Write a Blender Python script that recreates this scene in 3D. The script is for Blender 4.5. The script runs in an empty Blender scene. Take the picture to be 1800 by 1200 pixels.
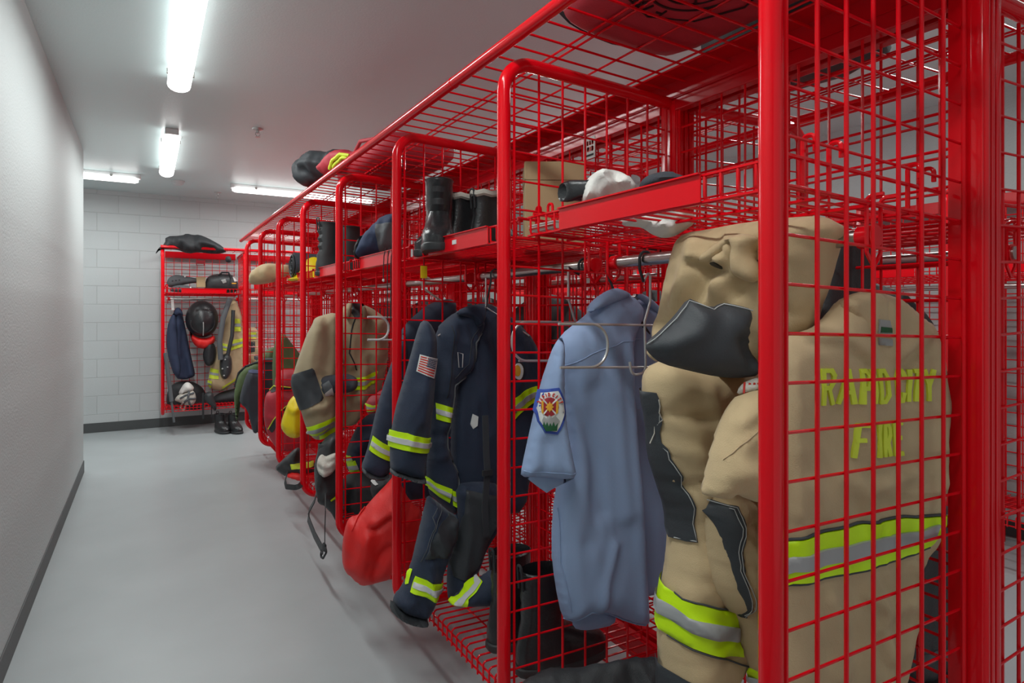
import bpy, bmesh, math, random
import numpy as np
from mathutils import Vector, Matrix
from mathutils.geometry import delaunay_2d_cdt

SC = bpy.context.scene
COL = SC.collection
PI = math.pi

# ------------------------------------------------------------------ camera, light, exposure
F_PX = 1096.0                       # focal length in pixels of the 1800 px wide frame
YAW = math.radians(30.36)           # camera turned right of the corridor axis (+Y)
CAM_H = 1.345
HORIZON = 546.0
cd = bpy.data.cameras.new('camera')
cam = bpy.data.objects.new('camera', cd)
COL.objects.link(cam)
cam.location = (0, 0, CAM_H)
cam.rotation_euler = (PI / 2, 0, -YAW)
cd.sensor_width = 36.0
cd.lens = F_PX / 1800 * 36
cd.shift_y = -(600 - HORIZON) / 1800
cd.clip_start = 0.02
SC.camera = cam

world = bpy.data.worlds.new('world')
SC.world = world
world.use_nodes = True
bg = world.node_tree.nodes['Background']
bg.inputs['Color'].default_value = (0.90, 1.0, 1.0, 1)
bg.inputs['Strength'].default_value = 0.5

SC.view_settings.view_transform = 'Standard'
SC.view_settings.look = 'None'
SC.view_settings.exposure = 0.0
SC.view_settings.gamma = 1.0
SC.view_settings.use_curve_mapping = False
LAMP_W = 18.0                        # watts of each ceiling fixture
LAMP_E = 5.0                         # emission of the diffuser itself

CT, ST = math.cos(YAW), math.sin(YAW)
def ray(px, py):
    a = (px - 900) / F_PX
    return (a * CT + ST, -a * ST + CT, (HORIZON - py) / F_PX)
def atY(px, py, Y):
    d = ray(px, py); t = Y / d[1]
    return Vector((d[0] * t, Y, CAM_H + d[2] * t))
def atX(px, py, X):
    d = ray(px, py); t = X / d[0]
    return Vector((X, d[1] * t, CAM_H + d[2] * t))
def atZ(px, py, Z):
    d = ray(px, py); t = (Z - CAM_H) / d[2]
    return Vector((d[0] * t, d[1] * t, Z))

# ------------------------------------------------------------------ materials
def mat(name, color, rough=0.5, metal=0.0, coat=0.0, bump=0.0, bscale=200.0, var=0.0, vscale=6.0,
        emit=None, estr=0.0, spec=0.5, sheen=0.0, stretch=None):
    m = bpy.data.materials.new(name); m.use_nodes = True
    nt = m.node_tree; N = nt.nodes; L = nt.links
    b = N['Principled BSDF']
    b.inputs['Base Color'].default_value = (*color, 1)
    b.inputs['Roughness'].default_value = rough
    b.inputs['Metallic'].default_value = metal
    b.inputs['Coat Weight'].default_value = coat
    b.inputs['Coat Roughness'].default_value = 0.08
    b.inputs['Specular IOR Level'].default_value = spec
    if sheen:
        b.inputs['Sheen Weight'].default_value = sheen
    if emit:
        b.inputs['Emission Color'].default_value = (*emit, 1)
        b.inputs['Emission Strength'].default_value = estr
    if bump or var:
        tc = N.new('ShaderNodeTexCoord')
        src = tc.outputs['Object']
        if stretch:
            mp = N.new('ShaderNodeMapping'); mp.inputs['Scale'].default_value = stretch
            L.new(src, mp.inputs['Vector']); src = mp.outputs['Vector']
    if var:
        nz = N.new('ShaderNodeTexNoise'); nz.inputs['Scale'].default_value = vscale
        nz.inputs['Detail'].default_value = 5
        L.new(src, nz.inputs['Vector'])
        cr = N.new('ShaderNodeValToRGB')
        cr.color_ramp.elements[0].position = 0.3; cr.color_ramp.elements[1].position = 0.7
        cr.color_ramp.elements[0].color = (*[c * (1 - var) for c in color], 1)
        cr.color_ramp.elements[1].color = (*[min(1, c * (1 + var)) for c in color], 1)
        L.new(nz.outputs['Fac'], cr.inputs['Fac'])
        L.new(cr.outputs['Color'], b.inputs['Base Color'])
    if bump:
        n2 = N.new('ShaderNodeTexNoise'); n2.inputs['Scale'].default_value = bscale
        n2.inputs['Detail'].default_value = 3
        L.new(src, n2.inputs['Vector'])
        bp = N.new('ShaderNodeBump'); bp.inputs['Strength'].default_value = bump
        bp.inputs['Distance'].default_value = 0.01
        L.new(n2.outputs['Fac'], bp.inputs['Height'])
        L.new(bp.outputs['Normal'], b.inputs['Normal'])
    return m

def block_wall_mat():
    m = mat('painted_block', (0.55, 0.58, 0.585), 0.5)
    nt = m.node_tree; N = nt.nodes; L = nt.links; b = N['Principled BSDF']
    tc = N.new('ShaderNodeTexCoord'); sp = N.new('ShaderNodeSeparateXYZ'); cb = N.new('ShaderNodeCombineXYZ')
    L.new(tc.outputs['Object'], sp.inputs[0]); L.new(sp.outputs['X'], cb.inputs['X']); L.new(sp.outputs['Z'], cb.inputs['Y'])
    mp = N.new('ShaderNodeMapping'); mp.inputs['Location'].default_value = (0.07, 0.006, 0)
    L.new(cb.outputs[0], mp.inputs['Vector'])
    br = N.new('ShaderNodeTexBrick')
    br.inputs['Scale'].default_value = 1.0
    br.inputs['Brick Width'].default_value = 0.4064; br.inputs['Row Height'].default_value = 0.2032
    br.inputs['Mortar Size'].default_value = 0.0042; br.inputs['Mortar Smooth'].default_value = 0.5
    br.inputs['Color1'].default_value = (0.55, 0.58, 0.585, 1); br.inputs['Color2'].default_value = (0.535, 0.565, 0.57, 1)
    br.inputs['Mortar'].default_value = (0.48, 0.505, 0.51, 1)
    L.new(mp.outputs[0], br.inputs['Vector'])
    L.new(br.outputs['Color'], b.inputs['Base Color'])
    nz = N.new('ShaderNodeTexNoise'); nz.inputs['Scale'].default_value = 60; nz.inputs['Detail'].default_value = 6
    L.new(tc.outputs['Object'], nz.inputs['Vector'])
    mx = N.new('ShaderNodeMath'); mx.operation = 'MULTIPLY_ADD'; mx.inputs[1].default_value = -1.0
    sc = N.new('ShaderNodeMath'); sc.operation = 'MULTIPLY'; sc.inputs[1].default_value = 0.25
    L.new(nz.outputs['Fac'], sc.inputs[0]); L.new(br.outputs['Fac'], mx.inputs[0]); L.new(sc.outputs[0], mx.inputs[2])
    bp = N.new('ShaderNodeBump'); bp.inputs['Strength'].default_value = 0.6; bp.inputs['Distance'].default_value = 0.004
    L.new(mx.outputs[0], bp.inputs['Height']); L.new(bp.outputs[0], b.inputs['Normal'])
    return m

M = {}
M['red'] = mat('red_powder_coat', (0.74, 0.003, 0.010), 0.14, 0, 0.0, spec=0.32)
M['red_dark'] = mat('red_sheet_steel', (0.58, 0.004, 0.011), 0.18, 0, 0.0, spec=0.32)
M['steel'] = mat('brushed_steel', (0.55, 0.54, 0.52), 0.28, 1.0)
M['chrome'] = mat('bright_wire', (0.62, 0.62, 0.61), 0.34, 0.7)
M['wall'] = mat('painted_drywall', (0.485, 0.53, 0.53), 0.65, bump=0.25, bscale=90)
M['ceiling'] = mat('painted_ceiling', (0.69, 0.83, 0.83), 0.36, bump=0.12, bscale=110)
M['block'] = block_wall_mat()
M['floor'] = mat('sealed_concrete', (0.40, 0.435, 0.445), 0.34, bump=0.03, bscale=14, var=0.05, vscale=2.2, spec=0.4)
M['base'] = mat('rubber_baseboard', (0.075, 0.08, 0.082), 0.5)
M['lamp'] = mat('lamp_diffuser', (0.9, 0.9, 0.9), 0.4, emit=(1, 0.99, 0.97), estr=LAMP_E)
M['white_metal'] = mat('white_enamel', (0.7, 0.7, 0.7), 0.35)
M['tan'] = mat('tan_canvas', (0.58, 0.435, 0.245), 0.85, bump=0.15, bscale=420, var=0.08, vscale=9, sheen=0.1)
M['tan_coat'] = mat('tan_canvas_coat', (0.51, 0.38, 0.222), 0.85, bump=0.15, bscale=420, var=0.08, vscale=9, sheen=0.1)
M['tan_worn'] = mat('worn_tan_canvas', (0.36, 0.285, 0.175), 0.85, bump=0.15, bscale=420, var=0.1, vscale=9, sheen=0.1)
M['char'] = mat('charcoal_fabric', (0.036, 0.041, 0.047), 0.6, bump=0.1, bscale=300)
M['black'] = mat('black_fabric', (0.02, 0.021, 0.024), 0.65, bump=0.2, bscale=300)
M['gear_black'] = mat('black_nylon', (0.03, 0.032, 0.035), 0.45, bump=0.2, bscale=260)
M['leather'] = mat('black_leather', (0.018, 0.018, 0.02), 0.3, bump=0.12, bscale=120)
M['rubber'] = mat('black_rubber', (0.03, 0.032, 0.034), 0.5)
M['navy'] = mat('navy_fabric', (0.015, 0.026, 0.055), 0.75, bump=0.25, bscale=420, var=0.1, vscale=8, sheen=0.1)
M['navy_light'] = mat('navy_cotton', (0.030, 0.045, 0.095), 0.8, bump=0.2, bscale=300)
M['cuff'] = mat('grey_cuff', (0.055, 0.060, 0.067), 0.7)
M['blue'] = mat('light_blue_shirting', (0.29, 0.39, 0.60), 0.75, bump=0.06, bscale=500)
M['lime'] = mat('lime_tape', (0.60, 0.92, 0.0), 0.5, bump=0.05, bscale=300)
M['letter'] = mat('lime_letters', (0.66, 0.78, 0.05), 0.6)
M['silver'] = mat('silver_tape', (0.36, 0.37, 0.375), 0.38)
M['silver_light'] = mat('bright_silver_tape', (0.58, 0.59, 0.60), 0.4)
M['white'] = mat('white_cloth', (0.72, 0.70, 0.66), 0.8, bump=0.1, bscale=250)
M['offwhite'] = mat('offwhite_knit', (0.56, 0.53, 0.47), 0.9, bump=0.3, bscale=260)
M['thread'] = mat('pale_thread', (0.42, 0.43, 0.42), 0.8)
M['card'] = mat('cardboard', (0.47, 0.345, 0.185), 0.8, var=0.05, vscale=4)
M['redcloth'] = mat('bright_red_nylon', (0.72, 0.014, 0.012), 0.55, bump=0.1, bscale=200, var=0.08, vscale=6)
M['redbag'] = mat('red_bag_fabric', (0.42, 0.022, 0.038), 0.6, bump=0.1, bscale=200)
M['redprint'] = mat('black_print', (0.03, 0.004, 0.005), 0.6)
M['yellow'] = mat('yellow_rubber', (0.78, 0.60, 0.004), 0.5, bump=0.1, bscale=90)
M['green'] = mat('olive_green_nylon', (0.085, 0.125, 0.045), 0.7, bump=0.2, bscale=150)
M['darkgrey'] = mat('dark_grey_knit', (0.045, 0.05, 0.062), 0.9, bump=0.2, bscale=200)
M['slate'] = mat('slate_grey_cloth', (0.10, 0.107, 0.115), 0.75)
M['flag_red'] = mat('flag_red', (0.55, 0.03, 0.02), 0.7)
M['patch_white'] = mat('patch_white', (0.66, 0.66, 0.64), 0.7)
M['patch_navy'] = mat('patch_navy', (0.03, 0.04, 0.10), 0.7)
M['patch_blue'] = mat('patch_blue', (0.035, 0.075, 0.36), 0.7)
M['patch_gold'] = mat('patch_gold', (0.70, 0.34, 0.02), 0.7)
M['patch_maroon'] = mat('patch_maroon', (0.30, 0.012, 0.02), 0.7)
M['patch_green'] = mat('patch_green', (0.01, 0.09, 0.03), 0.7)
M['patch_grey'] = mat('patch_grey', (0.32, 0.32, 0.31), 0.7)
M['yellow_tag'] = mat('yellow_plastic', (0.65, 0.42, 0.0), 0.5)
M['blue_item'] = mat('pale_paper', (0.6, 0.62, 0.55), 0.7)

# ------------------------------------------------------------------ mesh helpers
class MB:
    """collects boxes, bars, tubes and surfaces; build() links them as one mesh object"""
    def __init__(self): self.v = []; self.f = []
    def add(self, verts, faces):
        o = len(self.v); self.v += [tuple(p) for p in verts]; self.f += [tuple(i + o for i in f) for f in faces]
        return self
    def box(self, x0, x1, y0, y1, z0, z1):
        V = [(x, y, z) for x in (x0, x1) for y in (y0, y1) for z in (z0, z1)]
        return self.add(V, [(0, 1, 3, 2), (4, 6, 7, 5), (0, 4, 5, 1), (2, 3, 7, 6), (0, 2, 6, 4), (1, 5, 7, 3)])
    def tube(self, pts, r, n=8, closed=False, caps=True, flat=None):
        P = [Vector(p) for p in pts]; k = len(P); rings = []; up = None
        rr = r if isinstance(r, (list, tuple)) else [r] * k
        for i in range(k):
            a = P[i - 1] if (i > 0 or closed) else P[i]
            b = P[(i + 1) % k] if (i < k - 1 or closed) else P[i]
            t = (b - a).normalized()
            if up is None:
                up = Vector((0, 0, 1)) if abs(t.z) < 0.9 else Vector((1, 0, 0))
                if flat is not None: up = Vector(flat[2])
            s = t.cross(up)
            if s.length < 1e-6: s = t.orthogonal()
            s.normalize(); up2 = s.cross(t).normalized(); up = up2
            A, B = (rr[i], rr[i]) if flat is None else (flat[0], flat[1])
            rings.append([P[i] + s * (A * math.cos(2 * PI * j / n + PI / n)) + up2 * (B * math.sin(2 * PI * j / n + PI / n)) for j in range(n)])
        V = [p for R in rings for p in R]; Fc = []
        for i in range(k if closed else k - 1):
            a, b = i * n, ((i + 1) % k) * n
            for j in range(n):
                j2 = (j + 1) % n
                Fc.append((a + j, a + j2, b + j2, b + j))
        if caps and not closed:
            Fc.append(tuple(range(n - 1, -1, -1))); Fc.append(tuple((k - 1) * n + j for j in range(n)))
        return self.add(V, Fc)
    def loft(self, rings, cap=True):
        n = len(rings[0]); V = [p for R in rings for p in R]; Fc = []
        for i in range(len(rings) - 1):
            a, b = i * n, (i + 1) * n
            for j in range(n):
                j2 = (j + 1) % n; Fc.append((a + j, a + j2, b + j2, b + j))
        if cap:
            Fc.append(tuple(range(n - 1, -1, -1))); Fc.append(tuple((len(rings) - 1) * n + j for j in range(n)))
        return self.add(V, Fc)
    def lathe(self, c, prof, n=20):
        rings = [[(c[0] + r * math.cos(2 * PI * j / n), c[1] + r * math.sin(2 * PI * j / n), c[2] + z) for j in range(n)] for r, z in prof]
        return self.loft(rings)
    def prism(self, poly, d):
        """poly: 3D points in one plane, extruded by vector d"""
        n = len(poly); d = Vector(d); A = [Vector(p) for p in poly]; B = [p + d for p in A]
        Fc = [tuple(range(n - 1, -1, -1)), tuple(n + i for i in range(n))] + [(i, (i + 1) % n, n + (i + 1) % n, n + i) for i in range(n)]
        return self.add(A + B, Fc)
    def build(self, name, m, parent=None, smooth=True, bevel=0.0, sag=0.0, loc=None, angle=40, subsurf=0):
        v = self.v
        if sag: v = [(x, y, z + sag * x) for x, y, z in v]
        me = bpy.data.meshes.new(name); me.from_pydata(v, [], self.f)
        bm = bmesh.new(); bm.from_mesh(me); bmesh.ops.recalc_face_normals(bm, faces=bm.faces)
        if bevel:
            bmesh.ops.bevel(bm, geom=[e for e in bm.edges if len(e.link_faces) == 2 and e.calc_face_angle(0) > 0.6], offset=bevel, segments=2, affect='EDGES', profile=0.6)
        if smooth:
            for f in bm.faces: f.smooth = True
            lim = math.radians(angle)
            for e in bm.edges:
                if len(e.link_faces) == 2 and e.calc_face_angle(0) > lim: e.smooth = False
        bm.to_mesh(me); bm.free()
        me.materials.append(m)
        o = bpy.data.objects.new(name, me); COL.objects.link(o)
        if parent: o.parent = parent
        if loc is not None: o.location = loc
        if subsurf:
            s = o.modifiers.new('smooth', 'SUBSURF'); s.levels = subsurf; s.render_levels = subsurf
        return o

def fillet(pts, r, n=6):
    P = [Vector(p) for p in pts]; out = [P[0]]
    for i in range(1, len(P) - 1):
        a, b, c = P[i - 1], P[i], P[i + 1]
        u = (a - b).normalized(); w = (c - b).normalized(); th = u.angle(w)
        if th > PI - 0.02: out.append(b); continue
        d = min(r / math.tan(th / 2), (a - b).length * .49, (c - b).length * .49); rr = d * math.tan(th / 2)
        cen = b + (u + w).normalized() * (rr / math.sin(th / 2))
        p0, p1 = b + u * d - cen, b + w * d - cen; tot = p0.angle(p1); ax = p0.cross(p1).normalized()
        for k in range(n + 1): out.append(cen + Matrix.Rotation(tot * k / n, 3, ax) @ p0)
    out.append(P[-1]); return out

def thing(name, label, cat, loc=(0, 0, 0), rotz=0.0, group=None):
    o = bpy.data.objects.new(name, None); COL.objects.link(o)
    o.empty_display_size = 0.1
    o.location = loc; o.rotation_euler = (0, 0, rotz)
    o['label'] = label; o['category'] = cat
    if group: o['group'] = group
    return o
def tag(o, label, cat, group=None):
    o['label'] = label; o['category'] = cat
    if group: o['group'] = group
    return o
def struct(o): o['kind'] = 'structure'; return o
def dup(root, loc, rotz, label, group=None):
    r = root.copy(); COL.objects.link(r); r.location = loc; r.rotation_euler = (0, 0, rotz)
    r['label'] = label
    if group: r['group'] = group
    for ch in list(root.children):
        c = ch.copy(); COL.objects.link(c); c.parent = r
        for g in list(ch.children):
            d = g.copy(); COL.objects.link(d); d.parent = c
    return r
# ------------------------------------------------------------------ the setting
LW, RW, BACK, FRONT, CEIL, LWEND = -0.455, 4.45, 8.27, -1.6, 2.685, 6.28
XL, Y1, BAY = 0.807, 0.61, 0.81        # front plane of the locker row, first divider, bay width
SAG = -0.0325
struct(MB().box(-3.2, RW + .15, FRONT - .2, BACK + .15, -0.1, 0).build('floor', M['floor'], smooth=False))
struct(MB().box(-3.2, RW + .15, FRONT - .2, BACK + .15, CEIL, CEIL + .1).build('ceiling', M['ceiling'], smooth=False))
struct(MB().box(LW - .14, LW, FRONT, LWEND, 0, CEIL).build('wall_left', M['wall'], smooth=False, bevel=0.006))
struct(MB().box(-3.2, RW + .15, BACK, BACK + .15, 0, CEIL).build('wall_back', M['block'], smooth=False))
struct(MB().box(RW, RW + .15, FRONT - .2, BACK, 0, CEIL).build('wall_right', M['wall'], smooth=False))
struct(MB().box(-3.2, -3.06, LWEND - 1, BACK, 0, CEIL).build('wall_far_left', M['wall'], smooth=False))
struct(MB().box(LW, LW + .006, FRONT, LWEND, 0, .098).box(LW - .14, LW + .006, LWEND, LWEND + .006, 0, .098).build('baseboard_left', M['base'], smooth=False, bevel=0.002))
struct(MB().box(-3.0, RW, BACK - .007, BACK, 0, .105).build('baseboard_back', M['base'], smooth=False))
struct(MB().box(RW - .006, RW, FRONT, BACK - .01, 0, .1).build('baseboard_right', M['base'], smooth=False))

# ceiling fixtures: wraparound strip lights
def fixture(label, cx, cy, length, axis):
    t = thing('ceiling_light', label, 'ceiling light', (cx, cy, CEIL), 0 if axis == 'y' else PI / 2, 'wraparound ceiling lights')
    h = length / 2
    def prof(y, w, z0, z1, n=9):
        P = []
        for k in range(n):
            a = PI + PI * k / (n - 1)
            P.append((w * math.cos(a), y, z1 + (z1 - z0) * math.sin(a)))
        return [(-w, y, z1 + .004)] + P + [(w, y, z1 + .004)]
    MB().box(-.045, .045, -h - .02, h + .02, -.045, 0).build('housing', M['white_metal'], t, smooth=False, bevel=.008)
    rings = [prof(-h, .03, -.075, -.05)] + [prof(y, .06, -.086, -.046) for y in (-h + .03, h - .03)] + [prof(h, .03, -.075, -.05)]
    MB().loft(rings).build('diffuser', M['lamp'], t)
    for s in (-.5, .5):
        MB().box(-.068, -.044, s * length * .7 - .01, s * length * .7 + .01, -.05, -.025).box(.044, .068, s * length * .7 - .01, s * length * .7 + .01, -.05, -.025).build('clip', M['steel'], t, smooth=False)
    ld = bpy.data.lights.new('ceiling_lamp', 'AREA'); ld.shape = 'RECTANGLE'; ld.size = .10; ld.size_y = length
    ld.energy = LAMP_W; ld.color = (0.95, 1.0, 0.985)
    lo = bpy.data.objects.new('lamp', ld); COL.objects.link(lo); lo.parent = t; lo.location = (0, 0, -.092)
    return t
fixture('long white strip light over the corridor, the one nearest the camera at the top edge', .16, 3.34, 1.5, 'y')
fixture('white strip light over the corridor, second one, in front of the back wall lights', .16, 5.98, 1.5, 'y')
fixture('white strip light on the ceiling behind the camera', .16, .7, 1.5, 'y')
fixture('white strip light across the corridor, partly hidden by the left wall corner', -.82, 7.17, 1.5, 'x')
fixture('white strip light along the back wall, partly hidden by the overhead locker rack', 1.53, 7.17, 1.5, 'x')
fixture('strip light seen through the mesh above the near locker column', 2.87, 1.55, 1.5, 'y')
fixture('strip light seen through the locker mesh above the cardboard box', 2.87, 4.1, 1.5, 'y')
fixture('strip light over the far aisle, the farthest one', 2.87, 6.4, 1.5, 'y')

def sprinkler(px, py, label):
    p = atZ(px, py, CEIL)
    t = thing('sprinkler', label, 'sprinkler', p)
    MB().lathe((0, 0, 0), [(.001, 0), (.04, -.001), (.036, -.008), (.018, -.014), (.014, -.016)], 20).build('escutcheon', M['chrome'], t)
    MB().lathe((0, 0, 0), [(.011, -.014), (.011, -.03), (.006, -.034)], 12).tube([(-.013, 0, -.03), (-.016, 0, -.045), (0, 0, -.06)], .003).tube([(.013, 0, -.03), (.016, 0, -.045), (0, 0, -.06)], .003).lathe((0, 0, 0), [(.001, -.058), (.019, -.06), (.019, -.063), (.001, -.064)], 16).build('head', M['chrome'], t)
sprinkler(453, 226, 'chrome ceiling sprinkler above the overhead rack, the nearer of two')
sprinkler(383, 338, 'small chrome ceiling sprinkler near the back wall')
t = thing('smoke_detector', 'round white smoke detector on the ceiling near the back wall', 'smoke detector', atZ(313, 318, CEIL))
MB().lathe((0, 0, 0), [(.001, 0), (.065, -.001), (.065, -.012)], 24).build('base', M['white_metal'], t)
MB().lathe((0, 0, 0), [(.055, -.011), (.052, -.03), (.035, -.042), (.001, -.044)], 24).build('cover', M['white_metal'], t)

# ------------------------------------------------------------------ red wire lockers
def frame_mb():
    m = MB(); m.tube(fillet([(.60, 0, 2.005), (0, 0, 2.005), (0, 0, .24), (.60, 0, .24)], .085, 9), .018, 14)
    return m
XW = [.029 + .0777 * k for k in range(7)] + [.572]
def side_wires_mb():
    m = MB()
    for x in XW: m.tube([(x, -.004, .262), (x, -.004, 1.985)], .0038 if x < .57 else .0045, 6)
    z0 = 1.3875 - .0762 * 14
    for k in range(22):
        z = z0 + .0762 * k
        if .27 < z < 1.97: m.tube([(.02, .003, z), (.578, .003, z)], .0029, 6)
    return m
def column_mb(h=2.06):
    """upright at the rear of a divider: three folded ribs"""
    m = MB()
    m.box(.583, .604, -.032, .03, 0.0, h); m.box(.609, .6245, -.027, .03, 0.0, h); m.box(.600, .6245, -.02, .02, 0.0, h)
    return m
def lip_mb(h=2.06):
    return MB().tube([(.596, -.028, 0), (.596, -.028, h)], .010, 12)
def foot_mb():
    return MB().box(.50, .6245, -.03, .03, 0, .09)
def back_mb():
    m = MB()
    for k in range(10): m.tube([(.588, .045 + .08 * k, .27), (.588, .045 + .08 * k, 1.96)], .0034, 5)
    for k in range(22): m.tube([(.592, .03, .30 + .0762 * k), (.592, BAY - .03, .30 + .0762 * k)], .0034, 5)
    return m
def beam_mb(z0, z1):
    return MB().box(.580, .612, .03, BAY - .033, z0, z1)
SHZ = 1.548
def shelf_mb():
    m = MB(); x0 = .06; n = 22
    for k in range(1, n):
        y = BAY * k / n
        m.tube([(x0, y, SHZ), (.57, y, SHZ)], .0028, 5)
    for x in (x0, .185, .31, .435, .56): m.tube([(x, .025, SHZ - .005), (x, BAY - .025, SHZ - .005)], .0034, 6)
    m.tube([(x0, .025, SHZ + .043), (x0, .19, SHZ + .043)], .0034, 6); m.tube([(x0, .625, SHZ + .043), (x0, BAY - .025, SHZ + .043)], .0034, 6)
    for k in range(1, n):
        y = BAY * k / n
        if .2 < y < .615: continue
        m.tube(fillet([(x0 + .02, y, SHZ), (x0, y, SHZ), (x0, y, SHZ + .045), (x0 + .02, y, SHZ + .045)], .006, 3), .0032, 6)
    return m
def shelf_hooks_mb(ys, s):
    m = MB()
    for zz in (SHZ + .05, SHZ - .002): m.tube([(.06, ys, zz), (.565, ys, zz)], .0042, 6)
    for x in (.12, .19, .436, .485):
        m.tube(fillet([(x, ys, SHZ - .004), (x, ys, SHZ + .085), (x, ys + s * .022, SHZ + .085), (x, ys + s * .022, SHZ + .058)], .009, 4), .0042, 6)
    return m
def plate_mb():
    m = MB()
    m.box(.052, .055, .187, .632, SHZ - .003, SHZ + .047)
    m.box(.046, .055, .187, .632, SHZ + .044, SHZ + .047); m.box(.052, .075, .187, .632, SHZ - .006, SHZ - .003)
    return m
def seat_mb():
    m = MB(); x0 = .055; z = .305; n = 22
    for k in range(1, n):
        y = BAY * k / n
        m.tube(fillet([(x0, y, z - .055), (x0, y, z), (.57, y, z)], .012, 4), .0034, 6)
    for x in (.17, .28, .39, .50): m.tube([(x, .02, z - .006), (x, BAY - .02, z - .006)], .0036, 6)
    for zz in (z - .05, z - .022): m.tube([(x0 + .006, .02, zz), (x0 + .006, BAY - .02, zz)], .0036, 6)
    return m
ROD_X, ROD_Z = .323, 1.479
def rod_mb():
    return MB().tube([(ROD_X, .045, ROD_Z), (ROD_X, BAY - .045, ROD_Z)], .0155, 16)
def bracket_mb(y, s):
    m = MB()
    for x in (ROD_X - .022, ROD_X + .022):
        m.tube(fillet([(x, y, ROD_Z + .07), (x, y + s * .03, ROD_Z + .07), (x, y + s * .03, ROD_Z - .03), (ROD_X, y + s * .03, ROD_Z - .055)], .01, 4), .004, 6)
    m.tube([(ROD_X, y + s * .025, ROD_Z), (ROD_X, y + s * .055, ROD_Z)], .021, 14)
    return m
PARTS = {}
def make_locker(label, loc, rotz=0.0, group='red wire gear lockers'):
    t = thing('gear_locker', label, 'locker', loc, rotz, group)
    fr = frame_mb().build('side_frame', M['red'], t, sag=SAG)
    side_wires_mb().build('wire_panel', M['red'], fr, sag=SAG)
    c = column_mb().build('column', M['red'], t, bevel=.004)
    lip_mb().build('column_lip', M['red'], c)
    foot_mb().build('foot', M['red_dark'], c, smooth=False, bevel=.004)
    back_mb().build('back_panel', M['red'], t)
    [beam_mb(*q).build('cross_beam', M['red_dark'], t, smooth=False, bevel=.003) for q in ((1.955, 2.03), (.2, .27))]
    sh = shelf_mb().build('hat_shelf', M['red'], t, sag=SAG)
    plate_mb().build('name_plate', M['red'], sh, smooth=False, sag=SAG)
    shelf_hooks_mb(.03, -1).build('shelf_hook', M['red'], sh, sag=SAG)
    shelf_hooks_mb(BAY - .05, 1).build('shelf_hook', M['red'], sh, sag=SAG)
    seat_mb().build('seat_shelf', M['red'], t, sag=SAG)
    r = rod_mb().build('hanging_rod', M['steel'], t)
    bracket_mb(0, 1).build('rod_bracket', M['red'], r)
    bracket_mb(BAY - .025, -1).build('rod_bracket', M['red'], r)
    return t
LOCK_LABELS = [
    'red wire gear locker nearest the camera, holding the tan turnout coat and light blue shirt',
    'second red wire gear locker, holding the navy coat with flag patch',
    'third red wire gear locker, with the bright red bag hanging out of it',
    'fourth red wire gear locker, holding the tan coat with charcoal elbow',
    'fifth red wire gear locker, with the yellow bag leaning out',
    'sixth red wire gear locker, holding the red duffel bag',
    'last red wire gear locker of the row, with green jacket and grey cloth']
proto = make_locker(LOCK_LABELS[0], (XL, Y1, 0))
lockers = [proto]
for k in range(1, 7):
    lockers.append(dup(proto, (XL, Y1 + BAY * k, 0), 0, LOCK_LABELS[k]))
# closing divider of the last bay
def end_divider(lk, y=BAY):
    src = [c for c in proto.children if c.name.startswith('side_frame')][0]
    c = src.copy(); COL.objects.link(c); c.parent = lk; c.location = (0, y, 0)
    for g in src.children:
        d = g.copy(); COL.objects.link(d); d.parent = c
    src = [c for c in proto.children if c.name.startswith('column')][0]
    c = src.copy(); COL.objects.link(c); c.parent = lk; c.location = (0, y, 0)
end_divider(lockers[-1])
# back-to-back row facing the far aisle
CX = XL + .5728 + .052
REAR_X = 2 * CX - XL
rear = []
for k in range(7):
    rear.append(dup(proto, (REAR_X, Y1 + BAY * (k + 1), 0), PI,
        'red wire locker back to back with the front row, %s from the camera' % ('first second third fourth fifth sixth seventh'.split()[k]), 'rear lockers of the double row'))
end_divider(rear[0])
# row on the far side of the other aisle
for k in range(8):
    dup(proto, (3.72, .1 + BAY * k, 0), 0, 'red wire locker standing against the far right wall, seen through the mesh', 'lockers along the far right wall')

# overhead rack running along the tops of the lockers
rk = thing('overhead_rack', 'long red wire rack along the tops of the lockers with tubular front rail', 'rack', (XL, Y1, 2.04))
YE = 6.70 - Y1
rail = MB()
rail.tube([(0, -.45, 0), (0, YE, 0)], .0165, 14)
for y in (1.12, 3.53): rail.tube([(0, y - .004, 0), (0, y + .004, 0)], .0178, 14)
rail.build('front_rail', M['red'], rk)
d = MB()
for k in range(-5, int(YE / .081) + 1):
    d.tube([(0, .081 * k, .006), (.62, .081 * k, .006)], .0032, 5)
for x in (.157, .18, .32, .467, .49): d.tube([(x, -.44, .0125), (x, YE, .0125)], .0032, 5)
d.build('wire_deck', M['red'], rk, sag=SAG)
MB().box(.50, .575, -.44, YE, .018, .02).box(.575, .578, -.44, YE, -.03, .02).build('deck_beam', M['red_dark'], rk, smooth=False, sag=SAG)
rk2 = dup(rk, (REAR_X, Y1 + 5.6, 2.04), PI, 'red wire rack over the rear lockers, seen through the mesh')
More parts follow.
